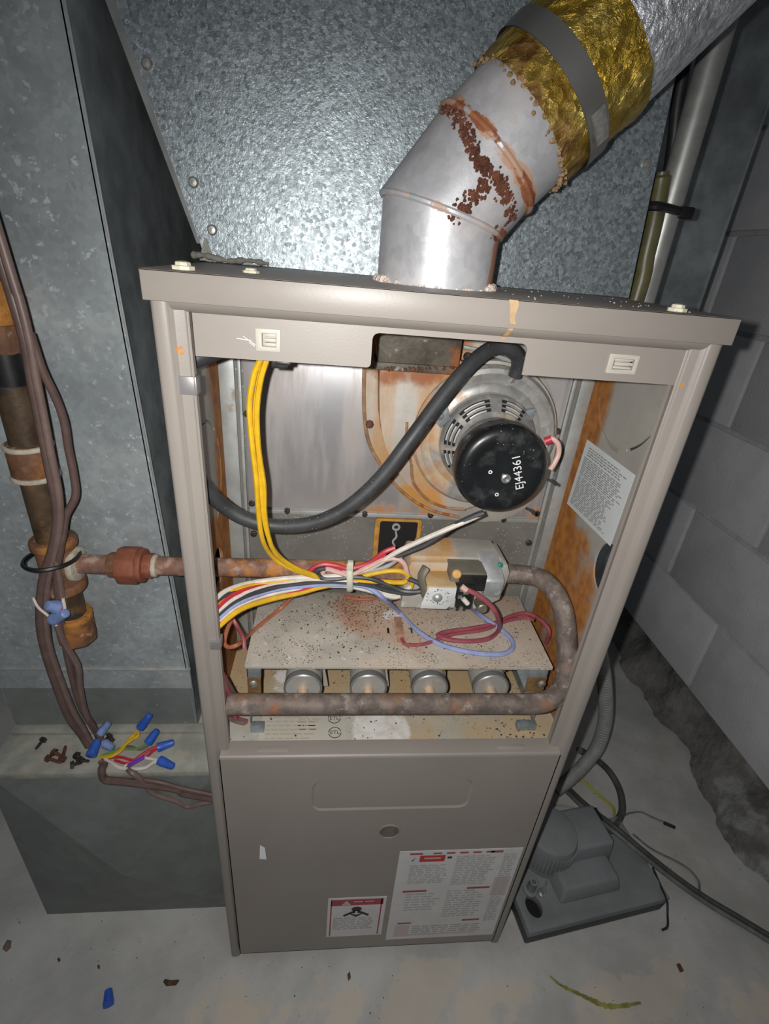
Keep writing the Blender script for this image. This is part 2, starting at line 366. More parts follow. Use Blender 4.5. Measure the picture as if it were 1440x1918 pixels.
def frame(a):
    a = Vector(a).normalized()
    h = Vector((0, 0, 1)) if abs(a.z) < .9 else Vector((1, 0, 0))
    e1 = h.cross(a).normalized(); e2 = a.cross(e1)
    return a, e1, e2

class MB:
    def __init__(s): s.v = []; s.f = []
    def add(s, vs_, fs):
        o = len(s.v); s.v += [Vector(q) for q in vs_]; s.f += [tuple(i + o for i in q) for q in fs]; return s
    def box(s, x0, x1, y0, y1, z0, z1):
        return s.add([(x0, y0, z0), (x1, y0, z0), (x1, y1, z0), (x0, y1, z0), (x0, y0, z1), (x1, y0, z1), (x1, y1, z1), (x0, y1, z1)],
                     [(0, 3, 2, 1), (4, 5, 6, 7), (0, 1, 5, 4), (1, 2, 6, 5), (2, 3, 7, 6), (3, 0, 4, 7)])
    def hexa(s, bot, top):                    # two quads, same winding
        return s.add(list(bot) + list(top), [(3, 2, 1, 0), (4, 5, 6, 7), (0, 1, 5, 4), (1, 2, 6, 5), (2, 3, 7, 6), (3, 0, 4, 7)])
    def obox(s, c, ax, half):
        c = Vector(c); a = [Vector(q).normalized() * h for q, h in zip(ax, half)]
        b = [c - a[0] - a[1] - a[2], c + a[0] - a[1] - a[2], c + a[0] + a[1] - a[2], c - a[0] + a[1] - a[2]]
        return s.hexa(b, [q + a[2] * 2 for q in b])
    def rings(s, rings, cap=True, closed=False):
        n = len(rings[0]); o = len(s.v)
        for r in rings: s.v += [Vector(q) for q in r]
        m = len(rings)
        for i in range(m if closed else m - 1):
            a = o + i * n; b = o + ((i + 1) % m) * n
            for k in range(n): s.f.append((a + k, a + (k + 1) % n, b + (k + 1) % n, b + k))
        if cap and not closed:
            s.f.append(tuple(o + k for k in reversed(range(n))))
            s.f.append(tuple(o + (m - 1) * n + k for k in range(n)))
        return s
    def tube(s, pts, r, n=10, sub=6, closed=False, rfun=None, flat=None, cap=True):
        p = catmull(pts, sub, closed) if sub else [Vector(q) for q in pts]
        m = len(p); T = []
        for i in range(m):
            a = p[(i + 1) % m] if closed or i < m - 1 else p[i]
            b = p[i - 1] if closed or i > 0 else p[i]
            d = a - b
            T.append(d.normalized() if d.length > 1e-9 else (T[-1] if T else Vector((0, 0, 1))))
        _, e1, _ = frame(T[0]); R_ = []
        for i in range(m):
            e1 = (e1 - T[i] * e1.dot(T[i])).normalized(); e2 = T[i].cross(e1)
            q = r if rfun is None else rfun(i / max(1, m - 1))
            fl_ = 1 if flat is None else flat
            R_.append([p[i] + e1 * math.cos(2 * math.pi * k / n) * q + e2 * math.sin(2 * math.pi * k / n) * q * fl_ for k in range(n)])
        return s.rings(R_, cap, closed)
    def lathe(s, prof, o, a, n=32, cap=True):
        a, e1, e2 = frame(a); o = Vector(o)
        R_ = [[o + a * h + (e1 * math.cos(2 * math.pi * k / n) + e2 * math.sin(2 * math.pi * k / n)) * r for k in range(n)] for r, h in prof]
        return s.rings(R_, cap)
    def cyl(s, p0, p1, r, n=16, r1=None):
        p0, p1 = Vector(p0), Vector(p1); L = (p1 - p0).length
        return s.lathe([(r, 0), (r1 if r1 is not None else r, L)], p0, p1 - p0, n)
    def prism(s, outline, holes, to3, d):
        """flat plate with holes: 2-D loops mapped by to3(a, b), thickness vector d"""
        bm = bmesh.new()
        def loop(pts):
            vv = [bm.verts.new(to3(*q)) for q in pts]
            return [bm.edges.new((vv[i], vv[(i + 1) % len(vv)])) for i in range(len(vv))]
        E_ = loop(outline)
        for h in holes: E_ += loop(h)
        bmesh.ops.triangle_fill(bm, use_beauty=True, use_dissolve=False, edges=E_)
        bm.verts.ensure_lookup_table(); bm.verts.index_update(); bm.edges.index_update()
        d = Vector(d); n = len(bm.verts)
        vv = [q.co.copy() for q in bm.verts]; ff = [tuple(q.index for q in f.verts) for f in bm.faces]
        fn = Vector((0, 0, 0))
        for f in bm.faces:
            f.normal_update(); nn = f.normal
            fn += nn * f.calc_area() if fn.length == 0 or nn.dot(fn) >= 0 else -nn * f.calc_area()
        bd = [(e.verts[0].index, e.verts[1].index) for e in bm.edges if len(e.link_faces) == 1]
        faces = ff + [tuple(i + n for i in reversed(f)) for f in ff] + [(a, b, b + n, a + n) for a, b in bd]
        bm.free()
        return s.add(vv + [q + d for q in vv], faces)
    def build(s, name, m, parent=None, bevel=0, seg=2, ang=38, label=None, recalc=True):
        me = bpy.data.meshes.new(name)
        me.from_pydata([tuple(q * S) for q in s.v], [], s.f)
        bm = bmesh.new(); bm.from_mesh(me)
        if recalc: bmesh.ops.recalc_face_normals(bm, faces=bm.faces)
        if bevel:
            ed = [e for e in bm.edges if len(e.link_faces) == 2 and e.calc_face_angle(0) > math.radians(30)]
            bmesh.ops.bevel(bm, geom=ed, offset=bevel * S, segments=seg, affect='EDGES', profile=.5, clamp_overlap=True)
        for f in bm.faces: f.smooth = ang > 1
        for e in bm.edges:
            if len(e.link_faces) == 2 and e.calc_face_angle(0) > math.radians(ang): e.smooth = False
        bm.to_mesh(me); bm.free()
        me.materials.append(M[m] if isinstance(m, str) else m)
        o = bpy.data.objects.new(name, me); col.objects.link(o)
        if parent is not None: attach(o, parent)
        if label: o['label'] = label
        return o

ROOTLOC = {}
def world_loc(o):
    q = Vector(o.location)
    while o.parent is not None: o = o.parent; q += Vector(o.location)
    return q
def attach(o, parent):
    o.parent = parent
    o.matrix_parent_inverse = Matrix.Identity(4)
    # mesh data is in room coordinates: undo the base point of the thing
    o.location = -world_loc(parent)
def thing(name, label, cat, loc, group=None):
    o = bpy.data.objects.new(name, None); o.empty_display_size = .05; col.objects.link(o)
    o.location = Vector(loc) * S; o['label'] = label; o['category'] = cat
    if group: o['group'] = group
    return o
def tag(o, label, cat, group=None):
    o['label'] = label; o['category'] = cat
    if group: o['group'] = group
    return o
def struct(o): o['kind'] = 'structure'; return o

def circle(cx, cy, r, n=24, a0=0, a1=2 * math.pi, ry=None):
    full = abs(a1 - a0 - 2 * math.pi) < 1e-6
    m = n if full else n + 1
    return [(cx + r * math.cos(a0 + (a1 - a0) * k / n), cy + (ry or r) * math.sin(a0 + (a1 - a0) * k / n)) for k in range(m)]
def arcslot(cx, cy, r, w, a0, a1, n=14):
    return circle(cx, cy, r + w, n, a0, a1) + circle(cx, cy, r - w, n, a1, a0)
def rrect(x0, x1, y0, y1, r, n=5):
    o = []
    for cx, cy, a in ((x1 - r, y1 - r, 0), (x0 + r, y1 - r, 90), (x0 + r, y0 + r, 180), (x1 - r, y0 + r, 270)):
        for k in range(n + 1):
            q = math.radians(a + 90 * k / n); o.append((cx + r * math.cos(q), cy + r * math.sin(q)))
    return o
def text_mb(body, size, o, ex, ey, align='CENTER', lift=None):
    cu = bpy.data.curves.new('txt', 'FONT'); cu.body = body; cu.size = size; cu.align_x = align; cu.align_y = 'CENTER'; cu.resolution_u = 3
    ob = bpy.data.objects.new('txt', cu); col.objects.link(ob)
    bpy.context.view_layer.update()
    ev = ob.evaluated_get(bpy.context.evaluated_depsgraph_get()); me = ev.to_mesh()
    vv = [Vector(o) + Vector(ex) * q.co.x + Vector(ey) * q.co.y for q in me.vertices]; ff = [tuple(p.vertices) for p in me.polygons]
    ev.to_mesh_clear(); bpy.data.objects.remove(ob); bpy.data.curves.remove(cu)
    mb = MB(); mb.add(vv, ff); return mb
def quad(mb, to3, x0, x1, y0, y1): mb.add([to3(x0, y0), to3(x1, y0), to3(x1, y1), to3(x0, y1)], [(0, 1, 2, 3)])
def rows(mb, to3, x0, x1, y0, y1, pitch, h, fill=.9, word=.012):
    y = y1 - h
    while y > y0:
        x = x0; end = x0 + (x1 - x0) * random.uniform(fill - .1, 1)
        while x < end - word * .3:
            w = random.uniform(.4, 1.3) * word; quad(mb, to3, x, min(x + w, end), y, y + h); x += w + word * .22
        y -= pitch

# ================================================================== the setting
def grid(x0, x1, y0, y1, nx, ny, f):
    mb = MB(); vv = [f(x0 + (x1 - x0) * i / nx, y0 + (y1 - y0) * j / ny) for j in range(ny + 1) for i in range(nx + 1)]
    mb.add(vv, [(j * (nx + 1) + i, j * (nx + 1) + i + 1, (j + 1) * (nx + 1) + i + 1, (j + 1) * (nx + 1) + i) for j in range(ny) for i in range(nx)]); return mb
fm = MB(); fm.box(-2.2, 1.45, -2.2, 2.0, -.06, 0)
struct(fm.build('floor', 'concrete'))

WX = 1.245; COURSE = .2436; BL = .4872
wm = MB(); wm.box(WX + .009, WX + .2, -1.6, 2.0, .145, 2.6)
wall = struct(wm.build('wall_right', 'mortar'))
bk = MB(); jt = .006
bk.box(0, .03, jt, BL - jt, jt, COURSE - jt)
blk0 = None
for row in range(10):
    z = .145 + row * COURSE
    off = .54 if row % 2 == 0 else .54 + BL / 2
    for k in range(-4, 3):
        y = off + k * BL
        if y < -1.6 or y + BL > 2.0: continue
        if blk0 is None:
            blk0 = bk.build('block', 'block', None, bevel=.005, seg=2); me0 = blk0.data; ob = blk0
        else:
            ob = bpy.data.objects.new('block', me0); col.objects.link(ob)
        ob.parent = wall; ob.location = Vector((WX + random.uniform(-.0012, .0012), y, z)) * S
# eroded footing under the blocks
def foot(a, y):
    n1 = math.sin(y * 31) * .012 + math.sin(y * 13 + 2) * .014 + math.sin(y * 77 + a * 9) * .005 + random.uniform(-.003, .003)
    x = 1.215 + n1 + (.06 + .02 * math.sin(y * 9)) * min(1, a * 1.6) if a < .95 else WX + .12
    bulge = max(0, 1 - abs(y - .22) / .22) * .045 * math.sin(math.pi * min(1, a + .25))
    return (x - bulge, y, -.005 + a * .155)
ft = grid(0, 1, -1.6, 2.0, 12, 150, foot)
struct(ft.build('footing_right', 'footing', ang=60))
wb = MB(); wb.box(-2.2, 1.45, 1.95, 2.1, 0, 2.6)
struct(wb.build('wall_back', 'block'))
wl = MB(); wl.box(-2.3, -2.2, -2.2, 2.1, 0, 2.6); struct(wl.build('wall_left', 'block'))

# ================================================================== furnace
W, H, D = .533, 1.181, .72
furn = thing('gas_furnace', 'open beige gas furnace with rusty burner compartment and brown lower door', 'furnace', (W / 2, D / 2, 0))
yz = lambda x: (lambda a, b: (x, a, b))

# side panels with knock-outs and pipe holes
ro = [(.02, .012), (D, .012), (D, H), (.02, H)]
# left: big knock-out ring slots centred (y .12, z .955), pipe hole (y .135, z .815)
lh = [arcslot(.118, .955, .078, .0022, math.radians(-62), math.radians(28)), arcslot(.118, .955, .078, .0022, math.radians(42), math.radians(88)),
      arcslot(.118, .955, .078, .0022, math.radians(104), math.radians(150)), circle(.138, .815, .030, 24)]
s_ = MB(); s_.prism(ro, lh, yz(.0005), (.0025, 0, 0)); s_.build('side_panel', 'inner', furn)
rh = [arcslot(.125, 1.105, .076, .0030, math.radians(-98), math.radians(-20)), arcslot(.125, 1.105, .074, .0018, math.radians(-178), math.radians(-112)),
      circle(.058, .882, .030, 24, ry=.037)]
s_ = MB(); s_.prism(ro, rh, yz(W - .003), (.0025, 0, 0)); s_.build('side_panel', 'inner', furn)
s_ = MB(); s_.prism([(.04, .012), (D, .012), (D, H), (.04, H)], [circle(.138, .815, .030, 24)], yz(-.0012), (.0015, 0, 0)); s_.build('side_skin', 'paint', furn)
s_ = MB(); s_.prism([(.095, .012), (D, .012), (D, H), (.095, H)], [], yz(W - .0003), (.0015, 0, 0)); s_.build('side_skin', 'paint', furn)
b = MB(); b.box(.003, W - .003, D - .003, D, .012, H); b.build('back_panel', 'inner', furn)

# front posts: formed sheet, outer face, groove, inner land
def post(mirror):
    pr = [(0, .045), (0, .004), (.0012, .0012), (.004, 0), (.0125, 0), (.015, .0015), (.0165, .005), (.0185, .0065), (.027, .0062), (.0285, .0075), (.0288, .022)]
    if mirror: pr = [(W - x, y) for x, y in pr]
    sgn = -1 if mirror else 1
    back = [(x + sgn * (.0018 if y > .004 or i < 2 else .0010), y + (.0016 if i > 1 else .0)) for i, (x, y) in enumerate(pr)]
    back[-1] = (pr[-1][0] - sgn * .0015, pr[-1][1])
    mb = MB(); n = len(pr); loop = pr + back[::-1]
    mb.rings([[(x, y, .004) for x, y in loop], [(x, y, 1.183) for x, y in loop]], cap=False)
    for z, o in ((.004, 0), (1.183, 2 * n)):
        for i in range(n - 1): mb.f.append((o + i, o + i + 1, o + 2 * n - 2 - i, o + 2 * n - 1 - i))
    return mb
pl = post(False).build('corner_post', 'paint', furn, ang=50)
pr_ = post(True).build('corner_post', 'paint', furn, ang=50)
for par, (u, v, w, h) in ((pl, (349, 722, .014, .0085)), (pl, (401, 1208, .011, .0065))):
    c = P(u, v, y=.005); k = MB(); k.box(c.x - w * .45, c.x + w * .55, .0035, .0058, c.z - h, c.z + h); k.box(c.x + w * .5, c.x + w * .55 + .002, .0035, .018, c.z - h, c.z + h)
    k.build('spring_clip', 'clip', par, bevel=.0006)
# lid
b = MB(); b.box(-.003, W + .003, -.006, D + .003, 1.2035, 1.2055); b.box(-.003, W + .003, -.006, -.0045, 1.181, 1.2055)
b.box(-.003, -.0015, -.006, D, 1.181, 1.2055); b.box(W + .0015, W + .003, -.006, D, 1.181, 1.2055)
lid = b.build('lid', 'paint', furn, bevel=.0014, seg=2)
for u, v, rr, hh in ((343, 505, .010, .006), (470, 516, .008, .004), (1268, 579, .009, .006)):
    c = P(u, v, z=1.2075); c.y = .02 if u != 470 else .06
    c = P(u, v, y=c.y); k = MB(); k.lathe([(rr, 0), (rr, hh * .5), (rr * .7, hh * .55), (rr * .65, hh), (rr * .3, hh * 1.15)], (c.x, c.y, 1.2055), (0, 0, 1), 8); k.build('lid_bolt', 'bolt', lid)
# rust drip on the lid front
k = MB(); rr_ = random.Random(3)
pts_l = [P(962 + 1.5 * math.sin(i * 1.3) - i * .25, 562 + i * 9, y=-.0062) for i in range(10)]
wv = [.0042, .0040, .0032, .0028, .0025, .0024, .0022, .0024, .003, .002]
for i in range(9):
    a, c = pts_l[i], pts_l[i + 1]
    if c.z < 1.1815: c.y = -.0005
    k.add([a + Vector((-wv[i], 0, 0)), a + Vector((wv[i], 0, 0)), c + Vector((wv[i + 1], 0, 0)), c + Vector((-wv[i + 1], 0, 0))], [(0, 1, 2, 3)])
    if c.z < 1.183: break
rx = pts_l[5].x - .0004; rp = [(-.0040, 1.1826), (-.0026, 1.1788), (.0036, 1.1742), (.0086, 1.1714), (.0094, 1.1695)]
for (ya, za), (yb_, zb_) in zip(rp[:-1], rp[1:]): k.add([(rx - .0026, ya - .0003, za), (rx + .0024, ya - .0003, za), (rx + .0020, yb_ - .0003, zb_), (rx - .0026, yb_ - .0003, zb_)], [(0, 1, 2, 3)]); rx -= .0005
k.build('rust_streak', 'paint_drip', lid)

# header rail under the lid + control panel strip with the notch
b = MB()
pr = [(-.0035, 1.183), (-.002, 1.1795), (.004, 1.175), (.009, 1.172), (.012, 1.1715), (.012, 1.1735), (.006, 1.178), (.0, 1.183)]
b.rings([[(.0165, y, z) for y, z in pr], [(W - .0165, y, z) for y, z in pr]]); b.build('header_rail', 'paint', furn, ang=60)
nx0, nx1, nz = .194, .343, 1.1665
ol = [(.0325, 1.178), (.0325, 1.1345)]
ol += [(nx0 - .004, 1.1345)] + [(nx0 - .004 + .004 * math.sin(a), 1.1385 - .004 * math.cos(a)) for a in (.5, 1.0, 1.57)]
ol += [(nx0 + .006 - .006 * math.cos(a), nz - .006 + .006 * math.sin(a)) for a in (0, .5, 1.0, 1.57)]
ol += [(nx1 - .006 + .006 * math.sin(a), nz - .006 + .006 * math.cos(a)) for a in (0, .5, 1.0, 1.57)]
ol += [(nx1, 1.1375), (W - .0275, 1.1375), (W - .0275, 1.178)]
LT = [(P(478, 614, y=.0095), P(526, 660, y=.0095)), (P(1143, 662, y=.0095), P(1188, 702, y=.0095))]
hl = []
for a, c in LT:
    hl.append([(a.x + .006, c.z + .0045), (c.x - .0045, c.z + .0045), (c.x - .0045, a.z - .0045), (a.x + .006, a.z - .0045)])
b = MB(); b.prism(ol, hl, lambda a, c: (a, .010, c), (0, .0018, 0)); hp = b.build('header_panel', 'paint', furn)
for a, c in LT:
    k = MB()
    k.prism([(a.x, c.z), (c.x, c.z), (c.x, a.z), (a.x, a.z)], [[(a.x + .0055, c.z + .004), (c.x - .004, c.z + .004), (c.x - .004, a.z - .004), (a.x + .0055, a.z - .004)]], lambda p, q: (p, .0085, q), (0, .0016, 0))
    cz = (a.z + c.z) / 2
    for j in (-1, 0, 1): k.box(a.x + .0075, c.x - .0045, .0095 + .002 * abs(j), .0125 + .002 * abs(j), cz + j * .0042 - .0016, cz + j * .0042 + .0016)
    k.box(a.x + .005, c.x - .004, .0165, .018, c.z + .003, a.z - .003)
    k.build('door_latch', 'latch', hp, bevel=.0004)
# scratches left of the first latch
k = MB()
for (u0, v0, u1, v1) in ((443, 633, 470, 637), (455, 629, 478, 645), (466, 640, 477, 648)):
    a, c = P(u0, v0, y=.0098), P(u1, v1, y=.0098); k.add([a, c, c + Vector((0, 0, -.0008)), a + Vector((0, 0, -.0005))], [(0, 1, 2, 3)])
k.build('paint_scratch', 'chalk', hp)

# vestibule: rails, bright upper panel, lower panel, seam flange
b = MB(); b.box(.003, W - .003, .2235, .226, .59, H); b.build('vestibule_panel', 'lowerpanel', furn)
for x0, x1, y0 in ((.003, .024, .2195), (.0285, .033, .2175), (.498, .503, .2175), (.511, .530, .2195)):
    b = MB(); b.box(x0, x1, y0, .2236, .592, H - .002); b.build('vestibule_rail', 'rail', furn, bevel=.001)
b = MB(); b.prism(rrect(.055, .490, .8745, 1.185, .006), [], lambda p, q: (p, .2175, q), (0, .006, 0)); b.box(.036, .497, .2205, .2236, .862, 1.18)
hx = b.build('heat_exchanger_panel', 'backpanel', furn, bevel=.0012)
b = MB(); b.box(.036, .497, .2175, .2236, .8625, .8695); b.build('seam_flange', 'rail', furn, bevel=.0008)
for u, v in ((463, 775), (472, 943), (475, 1000), (538, 957), (683, 963), (806, 965), (943, 973), (1005, 962), (1044, 808), (990, 1017)):
    c = P(u, v, y=.2195); k = MB(); k.lathe([(.0052, 0), (.0052, .003), (.004, .0042), (.0, .0045)], (c.x, .221, c.z), (0, -1, 0), 8, cap=False); k.build('panel_screw', 'screw', furn)
# viewing opening with the flame sensor behind
a, c = P(712, 974, y=.222), P(774, 1045, y=.222)
k = MB(); k.prism(rrect(a.x - .008, c.x + .006, c.z - .01, a.z + .004, .004), [rrect(a.x, c.x, c.z - .006, a.z, .004)], lambda p, q: (p, .2185, q), (0, .005, 0)); k.build('opening_frame', mat('opening_rust', (.45, .22, .04), .7, 0, (40, .3)), furn, bevel=.0008)
k = MB(); k.box(a.x - .001, c.x + .001, .2222, .2234, c.z - .008, a.z + .001); op = k.build('opening', 'hole', furn)
k = MB(); cc = P(742, 988, y=.219)
k.lathe([(.0035, 0), (.0068, 0), (.0068, .0025), (.0035, .0025), (.0035, 0)], (cc.x, .222, cc.z), (0, -1, 0), 12, cap=False)
k.tube([(cc.x, .2205, cc.z - .008), (cc.x + .002, .2205, cc.z - .018), (cc.x - .003, .2205, cc.z - .027), (cc.x + .001, .2205, cc.z - .036)], .0018, 6); k.build('sensor_tab', 'w_grey', op)

# ------------------------------------------------------------------ draft inducer
def poly_px(pts, y): return [(P(u, v, y=y).x, P(u, v, y=y).z) for u, v in pts]
mo = [(683, 600), (681, 690), (681, 780), (690, 830), (710, 870), (742, 916), (775, 945), (812, 964), (860, 974), (930, 975), (985, 950), (1022, 900), (1040, 840), (1042, 780), (1030, 730), (1005, 685), (960, 640), (900, 610)]
oc = [(q.x, q.y) for q in catmull([Vector((*q, 0)) for q in poly_px(mo, .214)], 3, True)]
b = MB(); b.prism(oc, [], lambda p, q: (p, .2125, q), (0, .0055, 0)); ind = b.build('draft_inducer', 'volute', furn, bevel=.0012)
b = MB(); b.tube([(x, .2125, z) for x, z in poly_px([(683, 640), (682, 700), (682, 770), (690, 826), (711, 868), (744, 912), (778, 940), (815, 958), (860, 968)], .2125)], .0028, 8, 4); b.build('rim_bead', 'bead', ind)
CX, CZ = .368, 1.017
vo = poly_px([(712, 600), (711, 690), (711, 780), (722, 838), (745, 885), (785, 928), (830, 950), (868, 955)], .178)
ve = [(CX + .104 * math.cos(a), CZ + .104 * math.sin(a)) for a in [math.radians(q) for q in range(-80, 120, 12)]]
b = MB()
vo_s = [(q.x, q.y) for q in catmull([Vector((*q, 0)) for q in vo + ve], 2, True)]
b.prism(vo_s, [], lambda p, q: (p, .178, q), (0, .036, 0)); b.build('volute', 'volute', ind, bevel=.006, seg=3)
b = MB(); b.tube([(x, .177, z) for x, z in poly_px([(770, 870), (775, 905), (800, 935), (835, 950), (870, 953)], .178)], .0022, 8, 4); b.tube([(x, .1775, z) for x, z in poly_px([(762, 790), (762, 830), (770, 870)], .178)], .002, 8, 4); b.build('volute_crease', 'bead', ind)
# outlet throat going up through the lid
a, c = P(706, 690, y=.165), P(856, 700, y=.165)
b = MB(); b.box(a.x, c.x, .160, .212, 1.108, 1.203); b.box(a.x - .003, c.x + .003, .157, .212, 1.103, 1.113)
th = b.build('outlet_throat', 'throat', ind, bevel=.002)
k = MB()
for i in range(26):
    u = random.uniform(715, 850); q = P(u, random.uniform(686, 694), y=.156); r_ = random.uniform(.0012, .003)
    k.lathe([(0, -r_), (r_, 0), (0, r_)], q, (random.random(), -1, random.random()), 6, cap=False)
k.build('rust_crumbs', 'screw_rust', th)['kind'] = 'stuff'
# round end plate with stepped rings
b = MB(); b.lathe([(.1, 0), (.1, .006), (.096, .0105), (.090, .0115), (.086, .009), (.078, .009), (.074, .0125), (.066, .0135), (.062, .011), (.0, .011)], (CX, .178, CZ), (0, -1, 0), 56, cap=False)
b.build('end_plate', 'endplate', ind)
# vented motor mount
b = MB(); b.lathe([(.066, 0), (.066, .010), (.063, .014), (.056, .020), (.046, .026), (.040, .040), (.0, .040)], (CX + .002, .168, CZ - .002), (0, -1, 0), 44, cap=False); mm = b.build('motor_mount', 'motor', ind)
def on_cone(r, a):
    h = .014 + (.063 - r) / (.063 - .046) * .012
    return Vector((CX + .002 + r * math.cos(a), .168 - h - .0006, CZ - .002 + r * math.sin(a)))
for g0, g1 in ((100, 140), (148, 182), (190, 215), (50, 84)):
    for r in (.0605, .0555, .0505):
        pts = [on_cone(r, math.radians(g0 + (g1 - g0) * i / 6)) for i in range(7)]
        k = MB(); k.tube(pts, .0021, 6, 2); sl = k.build('vent_slot', 'hole', mm)  # solid black arc on the surface; the recess shade is its colour
        k = MB(); k.tube([q + Vector((0, -.0012, 0)) for q in pts[1:-1]], .0014, 6, 2); k.build('vent_fin', 'vent', mm)
# mount tabs with screws
for u, v, rot in ((823, 779, 20), (983, 786, -35)):
    c = P(u, v, y=.155); k = MB(); a = math.radians(rot)
    ex, ez = Vector((math.cos(a), 0, math.sin(a))), Vector((-math.sin(a), 0, math.cos(a)))
    k.prism([(-.017, .012), (-.002, -.017), (.013, -.008), (.013, .014)] if rot > 0 else [(-.014, .002), (.002, .019), (.013, -.006), (-.004, -.016)], [], lambda p, q: c + ex * p + ez * q, (0, .010, 0))
    tb = k.build('mount_tab', 'bracket', ind, bevel=.0008)
    k = MB(); k.lathe([(.0058, 0), (.0058, .0025), (.0035, .0035), (.0, .0035)], c, (0, -1, 0), 8, cap=False); k.build('screw', 'screw_zinc', ind)
b = MB(); b.cyl((CX, .135, CZ - .004), (CX, .088, CZ - .006), .047, 32); b.build('motor_body', 'motor', ind, bevel=.003)
CC = P(942, 884, y=.085)
b = MB(); b.lathe([(.0555, -.030), (.0585, -.030), (.0590, -.012), (.0580, -.006), (.0545, -.001), (.0490, .0012), (.042, .0015), (.036, .0004), (.012, -.0002), (.0, -.0002)], CC, (0, -1, 0), 56, cap=False); cap = b.build('motor_cap', 'cap', ind)
q = P(947, 896, y=.085); b = MB(); b.lathe([(.0062, 0), (.0062, .002), (.004, .003), (.0, .0018)], q, (0, -1, 0), 12, cap=False); b.build('cap_screw', 'screw_zinc', ind)
k = MB()
for u, v, r_ in ((918, 884, .0026), (930, 926, .0026)):
    q = P(u, v, y=.0853); k.lathe([(r_ * 1.0, 0), (r_, .0008), (r_ * .5, .0008), (r_ * .5, 0)], q, (0, -1, 0), 10, cap=False)
k.build('cap_hole', 'chalk', cap)
e1 = (P(967, 850, y=.0838) - P(975, 918, y=.0838)).normalized(); e2 = Vector((0, -1, 0)).cross(e1)
if e2.x > 0: e2 = -e2
text_mb('EJ44361', .0150, (P(967, 850, y=.0838) + P(974, 918, y=.0838)) / 2, e1, e2).build('cap_lettering', 'chalk', cap, recalc=False)
# barb and port for the rubber hose
q = P(965, 709, y=.16); b = MB(); b.cyl(q + Vector((-.001, .012, -.006)), q + Vector((.001, -.006, .012)), .0042, 12); b.build('hose_barb', 'screw_zinc', ind)
b = MB(); b.tube(PY([(868, 650, .20), (905, 658, .195), (945, 672, .19), (985, 690, .195), (1015, 725, .2), (1032, 770, .205)]), .003, 8, 5); b.build('rim_tube', 'rail', ind)
c = P(875, 668, y=.19); k = MB(); k.lathe([(.003, 0), (.006, 0), (.006, .004), (.003, .004), (.003, 0)], c, (.2, -1, .1), 12, cap=False); k.build('screw', 'screw', ind)
c = P(692, 794, y=.2115); k = MB(); k.lathe([(.006, 0), (.006, .003), (.004, .005), (.0, .005)], c, (0, -1, 0), 8, cap=False); k.build('screw', 'screw_rust', ind)

# ------------------------------------------------------------------ burner cover (shelf), burners, floor, manifold
SZ = .7175
b = MB()
sh_o = [(.051, .046), (.492, .046), (.494, .214), (.049, .214)]
slots = []
for u, v in ((727, 1180), (771, 1180)):
    q = P(u, v, z=SZ); slots.append([(q.x - .0016, q.y - .007), (q.x + .0016, q.y - .007), (q.x + .0016, q.y + .007), (q.x - .0016, q.y + .007)])
b.prism(sh_o, slots, lambda p, q: (p, q, SZ), (0, 0, -.002)); b.box(.051, .492, .0445, .0465, SZ - .006, SZ)
shelf = b.build('burner_cover', 'shelf', furn, bevel=.0006)
k = MB(); q = P(748, 1180, z=SZ); k.box(q.x - .006, q.x + .006, q.y - .03, q.y + .03, SZ - .0002, SZ + .0018); k.build('cover_tab', mat('tab_rust', (.40, .22, .14), .7, 0, (60, .3)), shelf, bevel=.0006)
crumb = MB()
for i in range(170):
    x = random.gauss(.22, .09) if i % 2 else random.uniform(.07, .48); y = random.uniform(.055, .205)
    if not .055 < x < .485: continue
    r_ = random.uniform(.0007, .0019)
    crumb.lathe([(0, -r_ * .4), (r_, 0), (0, r_ * .5)], (x, y, SZ + r_ * .3), (random.uniform(-.3, .3), random.uniform(-.3, .3), 1), 5, cap=False)
for i in range(260):
    x, y = random.gauss(.205, .035), min(.21, random.gauss(.165, .028)); r_ = random.uniform(.0006, .0016)
    crumb.lathe([(0, -r_ * .4), (r_, 0), (0, r_ * .5)], (x, y, SZ + r_ * .3), (random.uniform(-.3, .3), random.uniform(-.3, .3), 1), 5, cap=False)
crumb.build('rust_flakes', 'chip', shelf)['kind'] = 'stuff'
b = MB(); b.box(.0035, W - .0035, .018, .2235, .586, .590); tray = b.build('burner_floor', 'tray', furn)
crumb = MB()
for i in range(90):
    x, y = random.uniform(.03, .5), random.uniform(.022, .2); r_ = random.uniform(.0008, .0022)
    if i < 30: x, y = random.uniform(.42, .505), random.uniform(.025, .06)
    crumb.lathe([(0, -r_ * .4), (r_, 0), (0, r_ * .5)], (x, y, .590 + r_ * .3), (random.uniform(-.3, .3), random.uniform(-.3, .3), 1), 5, cap=False)
crumb.build('rust_flakes', 'chip', tray)['kind'] = 'stuff'
